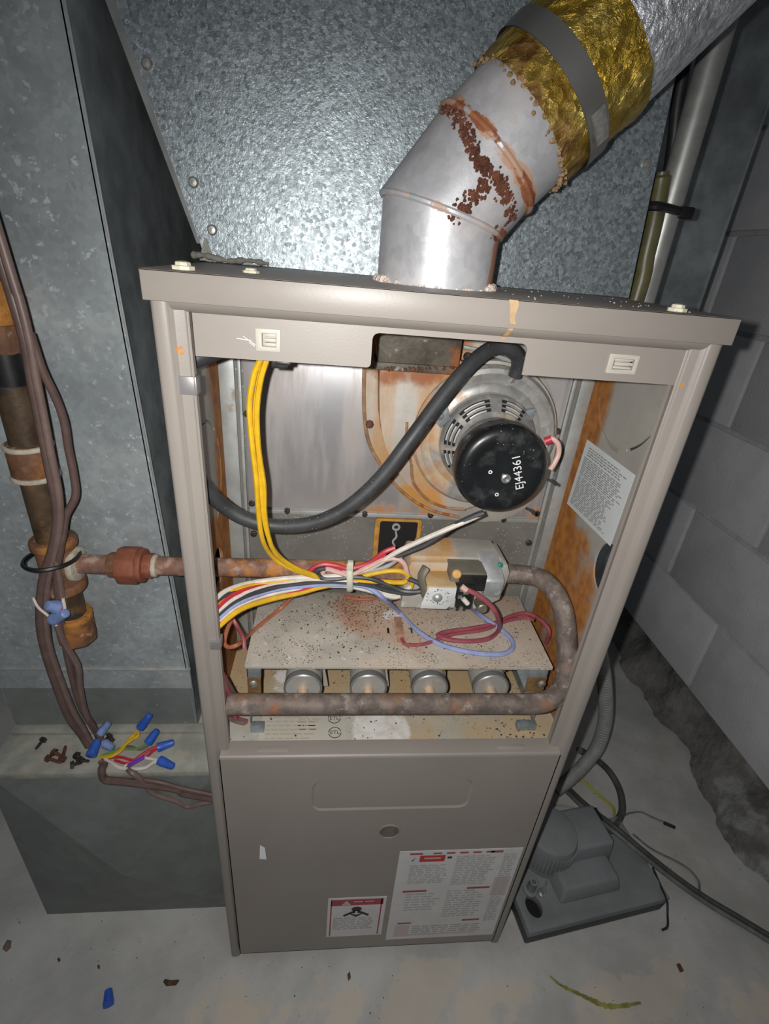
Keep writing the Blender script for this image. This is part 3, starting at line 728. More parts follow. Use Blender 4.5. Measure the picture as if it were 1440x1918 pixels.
# faded rating label with two certification marks
lb = [P(482, 1336, z=.5905), P(646, 1330, z=.5905), P(645, 1399, z=.5905), P(478, 1402, z=.5905)]
x0, x1 = .068, .195; y0, y1 = .018, .078
k = MB(); k.box(x0, x1, y0, y1, .5898, .5904); rl = k.build('rating_label', 'label_tan', furn)
k = MB(); t3 = lambda p, q: (p, q, .5907)
rows(k, t3, x0 + .008, x0 + .09, y0 + .006, y1 - .004, .0075, .0022, .8, .012); rows(k, t3, x0 + .055, x0 + .09, y0 + .02, y0 + .045, .006, .002)
k.build('label_print', 'print_t', rl)
k = MB()
for u, v in ((626, 1345), (627, 1372)):
    q = P(u, v, z=.5908); n = 28
    r0, r1 = .0086, .0098
    for a in range(n):
        if a % 14 in (0,): continue
        p0, p1 = 2 * math.pi * a / n, 2 * math.pi * (a + 1) / n
        k.add([(q.x + r * math.cos(p), q.y + r * math.sin(p), .5908) for r, p in ((r0, p0), (r1, p0), (r1, p1), (r0, p1))], [(0, 1, 2, 3)])
    tm = text_mb('ETL', .0092, (q.x, q.y, .5908), (1, 0, 0), (0, 1, 0)); k.add(tm.v, tm.f)
k.build('certification_mark', 'ink', rl, recalc=False)
# burners
for u in (567, 690, 805, 920):
    c = P(u, 1292, y=.046); bx = c.x; bz = c.z
    b = MB(); b.lathe([(.0255, 0), (.0265, .002), (.0265, .05), (.0255, .08), (.020, .11), (.018, .15), (.018, .16)], (bx, .049, bz), (0, 1, 0), 32); br = b.build('burner', 'burner', furn)
    b = MB(); b.lathe([(.0265, .010), (.0275, .005), (.0275, -.001), (.026, -.0025), (.0245, -.001), (.0235, .002), (.0, .002)], (bx, .049, bz), (0, 1, 0), 32, cap=False); b.build('end_cap', 'burner_face', br)
    k = MB(); k.lathe([(.0045, 0), (.0045, .0004), (0, .0004)], (bx - .001, .0505, bz + .0115), (0, -1, 0), 10, cap=False); k.build('air_port', 'hole', br)
    k = MB(); k.tube([(bx + .004 + .006 * math.cos(a) + .003, .0500, bz + .0115 + .004 * math.sin(a)) for a in [i * math.pi / 5 for i in range(10)]], .0009, 5, 0, True); k.build('port_ring', 'vent', br)
    k = MB(); k.cyl((bx, .03, bz - .004), (bx, .057, bz - .004), .0078, 12); k.build('orifice', 'orifice', br)
    k = MB(); k.hexa([(bx + .012, .062, bz + .0262), (bx + .021, .062, bz + .0205), (bx + .024, .085, bz + .022), (bx + .014, .085, bz + .027)], [(bx + .013, .062, bz + .0275), (bx + .0225, .062, bz + .0215), (bx + .0255, .085, bz + .023), (bx + .015, .085, bz + .0283)]); k.build('air_shutter', 'gold_slot', br)
    k = MB(); k.prism([(bx + .0295, bz + .03), (bx + .036, bz + .03), (bx + .0305, bz - .0), (bx + .036, bz - .034), (bx + .029, bz - .034), (bx + .027, bz - .0)], [], lambda p, q: (p, .085, q), (0, .004, 0)); k.build('carry_over_wing', 'burner', br)
# end legs of the cover
for sx, u0, u1 in ((1, 461, 488), (-1, 996, 1033)):
    a, c = P(u0, 1240, y=.048), P(u1, 1240, y=.048)
    m0 = P(u0, 1268, y=.048).z
    b = MB(); b.box(a.x, c.x, .047, .049, m0, SZ - .002); b.box(*((a.x, a.x + .002) if sx > 0 else (c.x - .002, c.x)), .047, .20, .60, SZ - .002)
    lg = b.build('cover_leg', 'bracket_blue', furn, bevel=.0006)
    b = MB(); b.box(a.x + .0005, c.x - .0005, .0455, .049, .635, m0); b.build('leg_foot', 'bracket_rust', lg, bevel=.0008)
    b = MB(); b.box(a.x + .002, c.x + .002, .038, .049, .5905, .603); b.build('leg_base', 'bracket_blue', lg, bevel=.0008)
    q = P((u0 + u1) / 2 + (0 if sx > 0 else 0), 1280, y=.0455); k = MB(); k.lathe([(.0062, 0), (.0062, .002), (.0045, .0035), (.0, .004)], q, (0, -1, 0), 10, cap=False); k.build('screw', 'screw_zinc', lg)
k = MB(); k.hexa([P(963, 1243, y=.06), P(990, 1243, y=.06), P(1000, 1296, y=.045), P(985, 1298, y=.045)], [q + Vector((0, .002, 0)) for q in (P(963, 1243, y=.06), P(990, 1243, y=.06), P(1000, 1296, y=.045), P(985, 1298, y=.045))]); k.build('cover_gusset', 'bracket_blue', furn)

# manifold: front rail, bend up, back to the valve outlet
MY, MZ = .022, .6685
rail0 = P(436, 1318, y=MY)
VY, VZ = .138, .8165
pts = [(.0335, MY, MZ), (.10, MY, MZ), (.25, MY, MZ), (.40, MY, MZ), (.465, MY, MZ), (.490, MY + .002, MZ + .006), (.5035, MY + .006, MZ + .022), (.5065, .031, .715), (.5055, .050, .755), (.503, .078, .790), (.4955, .103, .8085), (.480, .123, .8175), (.455, VY - .002, VZ), (.405, VY, VZ)]
b = MB(); b.tube(pts, .0146, 18, 5); man = b.build('gas_manifold', 'pipe_rust', furn)
b = MB(); b.lathe([(.0142, 0), (.0150, -.001), (.0150, -.004), (.011, -.006), (.0, -.0065)], (.0345, MY, MZ), (1, 0, 0), 18, cap=False); b.build('manifold_end', 'pipe_rust', man)

# gas valve
gv = MB(); A_ = P(765, 1046, y=.115); B_ = P(941, 1140, y=.115)
x0, x1, zt, zb = A_.x, B_.x - .006, A_.z - .004, B_.z
gv.prism([(x0 - .004, zb), (x0 + .075, zb - .002), (x1 - .03, zb), (x1 - .002, zb + .018), (x1 + .004, zt - .016), (x1 - .002, zt), (x0 + .004, zt), (x0 - .002, zt - .02)], [], lambda p, q: (p, .112, q), (0, .062, 0))
valve = gv.build('gas_valve', 'valve', furn, bevel=.0035)
tp = [P(768, 1044, y=.120), P(941, 1044, y=.120), P(920, 1008, y=.165), P(840, 1005, y=.168), P(776, 1018, y=.165)]
k = MB(); zt2 = zt + .004
k.prism([(q.x, q.y) for q in tp], [], lambda p, q: (p, q, zt - .002 + (q - .12) * .10), (0, 0, .0075)); k.build('valve_cover', 'valve', valve, bevel=.002)
def fb(name, m, u0, v0, u1, v1, y0, y1, par=valve, bev=.0015):
    a, c = P(u0, v0, y=y0), P(u1, v1, y=y0); k = MB(); k.box(a.x, c.x, y0, y1, c.z, a.z); return k.build(name, m, par, bevel=bev)
fb('regulator_housing', 'valve_rust', 800, 1098, 849, 1139, .074, .116)
a, c = P(792, 1099, y=.0735), P(848, 1140, y=.0735)
k = MB(); k.prism([(a.x + .008, a.z), (c.x, a.z), (c.x, c.z + .012), (c.x - .010, c.z), (a.x, c.z + .001), (a.x + .001, c.z + .010)], [], lambda p, q: (p, .0715, q), (0, .003, 0)); fcp = k.build('valve_dial_plate', 'valve_face', valve, bevel=.0006)
q = P(819, 1119, y=.0712); k = MB(); k.lathe([(.0072, 0), (.0072, .001), (.0055, .0035), (.003, .0052), (.0, .0056)], q, (0, -1, 0), 18, cap=False); k.build('adjuster_dome', 'alum', valve)
k = MB(); t3 = lambda p, q_: (p, .0712, q_)
for i in range(26):
    an = random.uniform(0, 6.28); rr = random.uniform(.011, .017); px_, pz_ = q.x + rr * math.cos(an), q.z + rr * .8 * math.sin(an)
    if a.x + .004 < px_ < c.x - .003 and c.z + .004 < pz_ < a.z - .002: quad(k, t3, px_, px_ + .0016, pz_, pz_ + .0011)
k.build('plate_print', 'ink', fcp)
k = MB(); k.tube(PY([(798, 1062, .088), (789, 1080, .084), (793, 1100, .082), (796, 1118, .083)]), .007, 10, 4, flat=.5); k.build('valve_latch', 'valve_grey', valve)
fb('solenoid_cover', 'valve_grey', 846, 1072, 907, 1096, .086, .122)
fb('solenoid_block', 'valve_black', 862, 1078, 907, 1108, .084, .116)
fb('terminal_block', 'valve_black', 846, 1098, 882, 1141, .076, .114)
k = MB()
for u, v, w_, h_ in ((862, 1102, 7, 6), (858, 1116, 6, 5), (868, 1108, 9, 5), (843 + 5, 1138, 5, 4), (861, 1137, 5, 5)):
    p0, p1 = P(u, v, y=.0745), P(u + w_, v + h_, y=.0745); k.box(p0.x, p1.x, .0735, .077, p1.z, p0.z)
k.build('terminal', 'screw_zinc', valve)
p0, p1 = P(845, 1121, y=.0745), P(850, 1137, y=.0745); k = MB(); k.box(p0.x, p1.x, .073, .077, p1.z, p0.z); k.build('terminal_pin', 'latch', valve)
q = P(855, 1075, y=.083); k = MB(); k.lathe([(.0065, 0), (.0065, .003), (.005, .0045), (0, .0048)], q, (-.1, -1, .5), 16, cap=False); k.build('plug', 'orange_p', valve)
a, c = P(908, 1090, y=.09), P(944, 1122, y=.09)
k = MB(); k.hexa([(a.x + .002, .09, c.z + .004), (c.x - .006, .09, c.z), (c.x, .12, c.z), (a.x, .12, c.z)], [(a.x + .001, .092, a.z), (c.x - .003, .092, a.z), (c.x - .008, .130, a.z + .028), (a.x - .008, .130, a.z + .028)]); k.build('outlet_lug', 'alum', valve, bevel=.003)
q = P(929, 1107, y=.0885); k = MB(); k.lathe([(.0078, -.002), (.0078, .002), (.0055, .0025), (.005, .001), (0, .001)], q, (0, -1, 0), 6, cap=False); k.build('port_plug', 'alum', valve)
q = P(903, 1140, y=.085); k = MB(); k.lathe([(.0075, -.02), (.0075, .001), (.006, .0025), (.0, .0025)], q, (0, -1, .1), 14, cap=False); k.build('inlet_plug', 'brass', valve)
q = P(937, 1059, y=.112); k = MB(); k.lathe([(.0042, -.002), (.0042, .001), (.003, .002), (0, .002)], q, (.2, -1, .3), 12, cap=False); k.build('test_port', 'green_p', valve)

# ------------------------------------------------------------------ lower door
b = MB(); dx0, dx1, dz0, dz1, dy = .0185, W - .0165, .024, .592, -.004
eo = rrect(.148, .393, .466, .536, .016, 6)
b.prism([(dx0, dz0), (dx1, dz0), (dx1, dz1 - .004), (dx0, dz1 - .004)], [eo], lambda p, q: (p, dy, q), (0, .0015, 0))
# embossed field: sloped rim and recessed floor
ei = rrect(.151, .390, .469, .533, .0135, 6)
n = len(eo); b.rings([[(p, dy, q) for p, q in eo], [(p, dy + .0022, q) for p, q in ei]], cap=False); b.f.append(tuple(range(len(b.v) - n, len(b.v))))
# rolled top edge going back over the floor
pr = [(dy, dz1 - .004), (dy + .0008, dz1 - .001), (dy + .003, dz1 + .001), (dy + .010, dz1 + .002), (.022, dz1 + .002), (.022, dz1), (.004, dz1 - .002), (dy + .0015, dz1 - .004)]
b.rings([[(dx0 + .001, y, z) for y, z in pr], [(dx1 - .001, y, z) for y, z in pr]])
for xx in (dx0, dx1 - .0015): b.box(xx, xx + .0015, dy, .02, dz0, dz1 - .004)
b.box(dx0, dx1, dy, .02, dz0, dz0 + .0015)
door = b.build('lower_door', 'paint', furn, ang=25)
for u in (510, 958):
    q = P(u, 1408 if u == 510 else 1402, z=dz1 + .002); k = MB(); k.box(q.x - .022, q.x + .022, .003, .012, dz1 + .0017, dz1 + .0026); k.build('door_slot', mat('slot_tone', (.30, .265, .235), .6, 0, None), door, bevel=.0008)  # thin bar a little lighter than the door paint
q = P(729, 1557, y=dy); k = MB(); k.lathe([(.0185, -.001), (.0185, .001), (.0165, .0016), (.0155, .0005)], q, (0, -1, 0), 28, cap=False); k.build('sight_glass_rim', 'paint', door)
k = MB(); k.lathe([(.0160, 0), (.0160, .0006), (0, .0010)], q, (0, -1, 0), 28, cap=False); k.build('sight_glass', 'glass_port', door)
k = MB(); a_ = [P(487, 1582, y=dy), P(496, 1587, y=dy), P(499, 1609, y=dy), P(486, 1608, y=dy)]; k.add([q + Vector((0, -.0006, 0)) for q in a_], [(0, 1, 2, 3)]); k.build('tape_scrap', 'paper', door)
# small warning sticker
yy = dy - .0008; x0, x1, z0, z1 = .181, .286, .074, .211
k = MB(); k.box(x0, x1, yy, dy - .0001, z0, z1); sl = k.build('warning_sticker', 'label', door, label='small white warning sticker with red frame')
t3 = lambda p, q_: (p, yy - .0003, q_)
k = MB(); quad(k, t3, x0 + .006, x1 - .005, z1 - .025, z1 - .005); quad(k, t3, x0 + .005, x0 + .0075, z0 + .004, z1 - .005); quad(k, t3, x1 - .0095, x1 - .007, z0 + .004, z1 - .005)
k.build('red_border', 'red_dull', sl)
k = MB(); t4 = lambda p, q_: (p, yy - .0005, q_)
k.add([t4(x0 + .024, z1 - .023), t4(x0 + .042, z1 - .023), t4(x0 + .033, z1 - .008)], [(0, 1, 2)]); rows(k, t4, x0 + .046, x1 - .02, z1 - .018, z1 - .011, .01, .003, .9, .02); k.build('header_print', 'pink_print', sl)
cx = (x0 + x1) / 2
k = MB()
k.prism(circle(cx, z1 - .038, .0095, 14, ry=.0075), [], t4, (0, .0002, 0))
for s1 in (-1, 1):
    quad(k, t4, *sorted((cx + s1 * .002, cx + s1 * .006)), z1 - .052, z1 - .042)
    k.add([t4(cx + s1 * .004, z1 - .050), t4(cx + s1 * .006, z1 - .044), t4(cx + s1 * .024, z1 - .058), t4(cx + s1 * .022, z1 - .064)], [(0, 1, 2, 3)])
    k.add([t4(cx + s1 * .012, z1 - .052), t4(cx + s1 * .010, z1 - .057), t4(cx, z1 - .066), t4(cx, z1 - .058)], [(0, 1, 2, 3)])
k.build('pictogram', 'ink', sl)
k = MB(); rows(k, t3, x0 + .011, x1 - .013, z0 + .022, z1 - .068, .0065, .0032, .95, .014); k.build('label_print', 'print_l', sl)
# large instruction sticker
x0, x1, z0, z1 = .296, .510, .052, .350
k = MB(); k.box(x0, x1, yy, dy - .0001, z0, z1); sl = k.build('instruction_sticker', 'label', door, label='large white instruction sticker with red header')
t3 = lambda p, q_: (p, yy - .0003, q_)
k = MB(); xs = x0 + .018; xe = x1 - .038
for (p0, p1, q0, q1) in ((xs, xs + .022, z1 - .010, z1 - .005), (xe - .018, xe + .004, z1 - .011, z1 - .005), (xs - .001, xs + .042, .222, .228), (xe - .042, xe, .226, .232), (xs, xs + .026, .110, .115), (xe - .034, xe, .112, .118)):
    quad(k, t3, p0, p1, q0, q1)
for i in range(5): quad(k, t3, xs + .04 + i * .023, xs + .055 + i * .023, z1 - .010, z1 - .0055)
k.build('red_rule', 'red_dull', sl)
k = MB(); quad(k, t3, xs + .018, xs + .062, z1 - .032, z1 - .013); k.build('red_header', 'red_print', sl)
k = MB(); t4 = lambda p, q_: (p, yy - .0005, q_)
rows(k, t4, xs + .026, xs + .056, z1 - .026, z1 - .019, .01, .004, .95, .03); k.build('header_print', 'pink_print', sl)
k = MB(); quad(k, t3, xs + .066, xs + .074, z1 - .024, z1 - .018); k.add([t3(xs + .004, z1 - .029), t3(xs + .007, z1 - .029), t3(xs + .011, z1 - .018)], [(0, 1, 2)]); k.build('label_mark', 'ink', sl)
k = MB(); mid = (xs + xe) / 2
rows(k, t3, xs + .004, mid - .006, .245, z1 - .042, .0055, .0026, .95, .014); rows(k, t3, mid + .004, xe - .004, .238, z1 - .018, .0055, .0026, .95, .014)
rows(k, t3, xs + .006, mid - .004, .150, .216, .009, .003, .85, .016); rows(k, t3, mid + .002, xe - .006, .125, .222, .008, .003, .9, .016)
rows(k, t3, xe + .008, x1 - .006, z0 + .055, z1 - .016, .006, .0028, .95, .010); rows(k, t3, xs + .03, x1 - .02, z0 + .016, .100, .0075, .0035, .95, .018)
k.build('label_print', 'print_l', sl)
for fx0, fx1, fz0, fz1 in ((xe + .004, x1 - .004, .20, .262), (xs - .004, xs + .024, z0 + .010, .106), (xs + .024, xe, z0 + .012, z0 + .018)):
    k = MB(); quad(k, lambda p, q_: (p, yy - .00015, q_), fx0, fx1, fz0, fz1); k.build('pink_field', 'pink_print', sl)
# levelling foot
q = P(929, 1766, z=.006); b = MB(); b.cyl((W - .012, .012, 0), (W - .012, .012, .012), .009, 12); b.build('levelling_foot', 'screw_zinc', furn)
b = MB(); b.cyl((.012, .012, 0), (.012, .012, .012), .009, 12); b.build('levelling_foot', 'screw_zinc', furn)
b = MB(); b.box(.003, W - .003, .022, D - .003, .012, .016); b.build('cabinet_floor', 'inner', furn)
for yb in (D - .02,):
    for xb in (.012, W - .012): b = MB(); b.cyl((xb, yb, 0), (xb, yb, .014), .009, 12); b.build('levelling_foot', 'screw_zinc', furn)

# wiring diagram sticker on the right inner wall
xw = W - .0034
k = MB(); c4 = [P(1100, 823, x=xw), P(1190, 890, x=xw), P(1143, 1023, x=xw), P(1062, 943, x=xw)]
k.hexa(c4, [q + Vector((-.0004, 0, 0)) for q in c4]); sl = k.build('diagram_sticker', 'label_b', furn, label='pale blueish sticker of dense printed lines')
def tw(a, q_):
    p = c4[0].lerp(c4[1], a).lerp(c4[3].lerp(c4[2], a), 1 - q_); return (p.x - .0007, p.y, p.z)
k = MB(); rows(k, tw, .10, .90, .80, .93, .034, .016, .9, .07); rows(k, tw, .06, .93, .52, .78, .027, .014, .92, .09); rows(k, tw, .06, .86, .05, .50, .025, .013, .92, .10)
k.build('label_print', 'print', sl)

# ================================================================== wiring harness inside the burner compartment
har = thing('wiring_harness', 'bundle of coloured wires tied together across the burner cover', 'wiring', (.2, .13, SZ))
def w3(pts, m, r=.0036, name='wire', par=None, n=8, sub=6, label=None):
    wy = lambda y: y if y < .085 else .085 + (y - .085) * .30
    b = MB(); b.tube([q if isinstance(q, Vector) else P(q[0], q[1], y=wy(q[2])) for q in pts], r, n, sub); return b.build(name, m, par or har, label=label)
def Z(u, v, z=SZ + .004): return P(u, v, z=z)
TY = .150
w3([(398, 1127, .036), (425, 1106, .062), (470, 1092, .10), (540, 1083, .135), (610, 1080, TY), (655, 1076, TY), (700, 1061, TY), (745, 1033, .145), (810, 1003, .13), (875, 975, .115), (903, 962, .11)], 'w_white')
w3([(398, 1136, .036), (430, 1110, .062), (480, 1095, .10), (545, 1087, .133), (600, 1086, .147), (655, 1085, TY), (700, 1074, .148), (735, 1069, .146), (758, 1073, .142), (771, 1090, .138), (765, 1108, .134)], 'w_yellow')
w3([(398, 1146, .034), (435, 1115, .060), (490, 1098, .10), (550, 1090, .130), (610, 1092, .145), (655, 1094, .145), (690, 1099, .142), (720, 1104, .140)], 'w_red')
w3([(398, 1153, .033), (440, 1120, .060), (500, 1099, .10), (560, 1089, .130), (605, 1088, .14), (655, 1090, .143), (695, 1098, .14), (730, 1112, .138), (755, 1108, .136), (770, 1098, .134)], 'w_white')
w3([(398, 1159, .033), (445, 1124, .060), (510, 1101, .098), (570, 1092, .126), (612, 1090, .138), (655, 1092, .14), (690, 1096, .138), (730, 1107, .135), (765, 1111, .13), (790, 1105, .122), (792, 1098, .12)], 'w_black')
bl = [(398, 1167, .032), (445, 1130, .058), (505, 1107, .094), (560, 1099, .120), (610, 1095, .134), (655, 1095, .140), (690, 1101, .138), (720, 1122, .128)]
w3([(u, v, y) for u, v, y in bl] + [Z(748, 1147), Z(785, 1184), Z(830, 1209), Z(890, 1223), Z(940, 1225), Z(960, 1213), Z(955, 1194), Z(925, 1170), Z(890, 1145, SZ + .03), P(872, 1125, y=.078)], 'w_blue')
w3([(398, 1178, .030), (440, 1143, .055), (500, 1123, .088), (560, 1106, .116), (605, 1092, .140), (640, 1084, .15), (655, 1083, .15)], 'w_red')
w3([(398, 1183, .029), (450, 1142, .054), (510, 1122, .084), (560, 1111, .108), (600, 1100, .130), (655, 1090, .146), (700, 1089, .146), (745, 1091, .142), (758, 1090, .14), (762, 1085, .142)], 'w_yellow')
w3([(398, 1172, .0315), (442, 1136, .056), (500, 1114, .092), (555, 1103, .118), (605, 1097, .136), (655, 1098, .142), (700, 1108, .138), (735, 1118, .134), (750, 1116, .134)], 'w_white')
w3([(398, 1132, .034), (428, 1112, .059), (478, 1098, .097), (545, 1092, .13), (605, 1096, .142), (655, 1098, .144), (700, 1112, .14), (730, 1122, .136), (745, 1116, .138)], 'w_black', .003)
# loops left of the tie
w3([(576, 1082, .148), (584, 1066, .156), (606, 1057, .16), (632, 1060, .16), (655, 1065, .16), (690, 1055, .16), (720, 1034, .16), (740, 1026, .165)], 'w_red')
w3([(582, 1086, .150), (592, 1070, .158), (612, 1062, .162), (634, 1064, .162), (655, 1069, .16), (692, 1058, .162), (722, 1038, .164)], 'w_red', .0032)
w3([(610, 1064, .148), (595, 1067, .146), (593, 1076, .144), (608, 1084, .142), (632, 1084, .142), (655, 1081, .143), (690, 1083, .142), (725, 1095, .136), (755, 1107, .126), (785, 1108, .110), (791, 1104, .110), (785, 1093, .115), (765, 1084, .125)], 'w_black')
w3([(604, 1074, .150), (612, 1066, .150), (640, 1074, .148), (655, 1077, .148), (690, 1062, .148), (715, 1050, .148), (740, 1046, .146), (756, 1055, .144), (762, 1072, .142), (764, 1082, .142)], 'w_pink')
# motor leads, black one beside the white
w3([(655, 1072, .156), (700, 1060, .156), (748, 1040, .150), (800, 1018, .138), (850, 985, .126), (885, 968, .114), (906, 960, .108)], 'w_black', .0042)
w3([(640, 1071, .156), (690, 1068, .156), (725, 1060, .152), (752, 1040, .150)], 'w_grey')
# yellow pair dropping from the control strip
w3([(488, 672, .032), (475, 705, .036), (467, 760, .040), (472, 830, .042), (480, 900, .045), (484, 960, .050), (493, 1015, .060), (516, 1048, .085), (552, 1068, .115), (590, 1080, .14), (615, 1083, .148)], 'w_yellow', .0030)
w3([(500, 672, .034), (488, 712, .039), (481, 770, .044), (484, 840, .046), (494, 910, .050), (496, 965, .055), (508, 1022, .066), (532, 1052, .088), (565, 1070, .118), (600, 1082, .142), (640, 1087, .148)], 'w_yellow', .0030)
w3([(494, 672, .038), (481, 730, .043), (476, 800, .047), (484, 870, .049), (490, 940, .052), (500, 1000, .060), (520, 1038, .078), (552, 1062, .104), (595, 1079, .140)], 'w_yellow', .0024)
a, c = P(508, 672, y=.034), P(537, 691, y=.034); k = MB(); k.box(a.x, c.x, .032, .046, c.z, a.z); k.box(a.x + .004, c.x + .004, .03, .044, c.z + .004, c.z + .008); k.build('connector', 'valve_black', har, bevel=.001)
# valve leads and thin sensor wires lying on the cover
w3([P(868, 1102, y=.072), P(890, 1112, y=.068), P(915, 1130, y=.066), P(932, 1155, y=.07), Z(934, 1180), Z(915, 1196), Z(880, 1201), Z(840, 1198), Z(820, 1190), Z(840, 1183), Z(885, 1177), Z(925, 1168), Z(960, 1153), Z(985, 1149), P(1003, 1155, z=SZ + .006)], 'w_maroon')
w3([P(1003, 1155, z=SZ + .006), P(1020, 1168, z=SZ + .01), P(1029, 1185, z=SZ - .0), P(1022, 1205, z=SZ - .03)], 'w_maroon', .003)
w3([Z(752, 1196), Z(760, 1207), Z(790, 1207), Z(820, 1198), Z(850, 1188), Z(905, 1180), Z(950, 1163), Z(985, 1157), P(1000, 1162, z=SZ + .006)], 'w_maroon', .0026)
w3([Z(548, 1116, SZ + .03), Z(525, 1140), Z(490, 1168), Z(465, 1190, SZ + .01), P(446, 1207, y=.04), P(428, 1212, y=.04), P(420, 1202, y=.05), P(427, 1175, y=.07), P(436, 1158, y=.09)], 'w_orange', .003)
w3([Z(648, 1118, SZ + .01), Z(668, 1122), Z(695, 1122), Z(712, 1118)], 'w_orange', .0026)
w3([P(434, 1156, y=.09), P(445, 1175, y=.08), P(455, 1195, y=.06), P(458, 1215, y=.05)], 'w_maroon', .003)
w3([P(416, 1262, y=.03), P(424, 1290, y=.03), P(438, 1312, y=.04), P(440, 1345, y=.04)], 'w_maroon', .0036)
w3([P(420, 1268, y=.035), P(434, 1292, y=.04), P(446, 1310, y=.05)], 'w_brown', .0036)
w3([P(418, 1330, y=.035), P(440, 1345, y=.05), P(462, 1352, y=.055)], 'w_maroon', .0038)
w3([P(418, 1338, y=.035), P(440, 1350, y=.045), P(458, 1354, y=.05)], 'w_brown2', .0036)
w3([P(412, 1278, y=.03), P(420, 1300, y=.03), P(430, 1325, y=.035)], 'w_red', .003)
# white lead around the motor rim
w3([P(1022, 826, y=.12), P(1034, 822, y=.118), P(1045, 832, y=.116), P(1046, 850, y=.115), P(1038, 868, y=.113), P(1030, 880, y=.11)], 'w_pink', .0034)
q0, q1 = P(1020, 827, y=.12), P(1033, 822, y=.118); k = MB(); k.cyl(q0, q1, .0052, 10); k.build('red_crimp', 'w_red', har)
w3([P(1026, 898, y=.105), P(1034, 902, y=.104), P(1042, 908, y=.104)], 'w_black', .002)
w3([P(985, 952, y=.105), P(995, 957, y=.104), P(1000, 963, y=.104)], 'w_black', .002)
# spade terminals on the valve
k = MB(); k.cyl(P(864, 1098, y=.0735), P(874, 1106, y=.07), .0042, 8); k.build('spade_terminal', 'w_pink', har)
k = MB(); k.cyl(P(867, 1121, y=.0735), P(876, 1131, y=.072), .0036, 8); k.build('spade_terminal', 'w_white', har)
# clear cable tie
tc = [P(655, 1056, y=.101), P(655, 1070, y=.094), P(655, 1090, y=.090), P(655, 1106, y=.096), P(655, 1104, y=.110), P(655, 1085, y=.116), P(655, 1060, y=.114)]
k = MB(); k.tube(tc, .0042, 8, 4, True, flat=.35); k.build('cable_tie', 'tie_w', har)
k = MB(); q = P(656, 1060, y=.098); k.box(q.x - .004, q.x + .004, q.y - .005, q.y + .003, q.z - .006, q.z + .008); k.build('cable_tie_head', 'tie_w', har, bevel=.001)

# thick rubber hose
hp_ = [(450, 640, .050), (410, 655, .050), (376, 668, .050), (352, 682, .046), (336, 722, .040), (342, 790, .040), (360, 868, .050), (385, 915, .062), (415, 945, .074), (455, 970, .078), (505, 984, .080), (560, 984, .078), (610, 972, .076), (660, 944, .076), (715, 893, .078), (770, 822, .082), (820, 755, .098), (865, 700, .112), (900, 666, .125), (926, 651, .134), (950, 652, .140), (968, 666, .146), (971, 684, .150), (964, 704, .154)]
b = MB(); b.tube(PY(hp_), .0092, 14, 6); tag(b.build('rubber_hose', 'hose'), 'thick black rubber hose looping from the header panel to the draft inducer', 'hose')

# ================================================================== flue pipe
fl_ = thing('flue_pipe', 'galvanized flue elbow with flaking rust, gold foil wrap and bright pipe', 'flue pipe', (.266, .13, 1.2055))
a1 = Vector((0, 0, 1)); a2 = (Vector(R2C) - Vector(R1C)).normalized(); a3 = Vector((.69, 0, .724)).normalized()
R_ = .0635
def seg(c0, n0, c1, n1, a, r, n=48, sub=6, wob=0, r1=None):
    c0, c1, n0, n1 = Vector(c0), Vector(c1), Vector(n0), Vector(n1); e2 = Vector((0, 1, 0)); e1 = e2.cross(a).normalized(); rings = []
    for j in range(sub + 1):
        t = j / sub; ring = []; rr = r if r1 is None else r + (r1 - r) * t
        for k in range(n):
            th = 2 * math.pi * k / n; q = rr
            if wob: q += wob * (math.sin(th * 7 + t * 9) * .5 + math.sin(th * 13 - t * 17) * .35 + random.uniform(-.5, .5) * .5)
            o = e1 * math.cos(th) * q + e2 * math.sin(th) * q
            s0 = c0 + o - a * (o.dot(n0) / a.dot(n0)); s1 = c1 + o - a * (o.dot(n1) / a.dot(n1)); ring.append(s0.lerp(s1, t))
        rings.append(ring)
    return rings
C0 = Vector((.266, .13, 1.2055)); C1 = Vector(R1C); C2 = Vector(R2C); n1 = Vector(R1N).normalized(); n2 = Vector(R2N).normalized()
def A3(t): return C2 + a3 * t
b = MB(); b.rings(seg(C0, a1, C1, n1, a1, R_), cap=False); b.build('elbow_section', 'elbow', fl_)
b = MB(); b.rings(seg(C1, n1, C2, n2, a2, R_ + .0005), cap=False); b.build('elbow_section', 'elbow', fl_)
b = MB(); b.rings(seg(C2, n2, A3(.060), a3, a3, R_ + .001), cap=False); b.build('elbow_section', 'elbow', fl_)
for c_, n_, a_ in ((C1, n1, a1), (C2, n2, a2)):
    ring = seg(c_, n_, c_ + a_ * .01, n_, a_, R_ + .0012, 48, 1)[0]
    k = MB(); k.tube(ring, .0032, 8, 0, True); k.build('seam_bead', 'elbow', fl_)
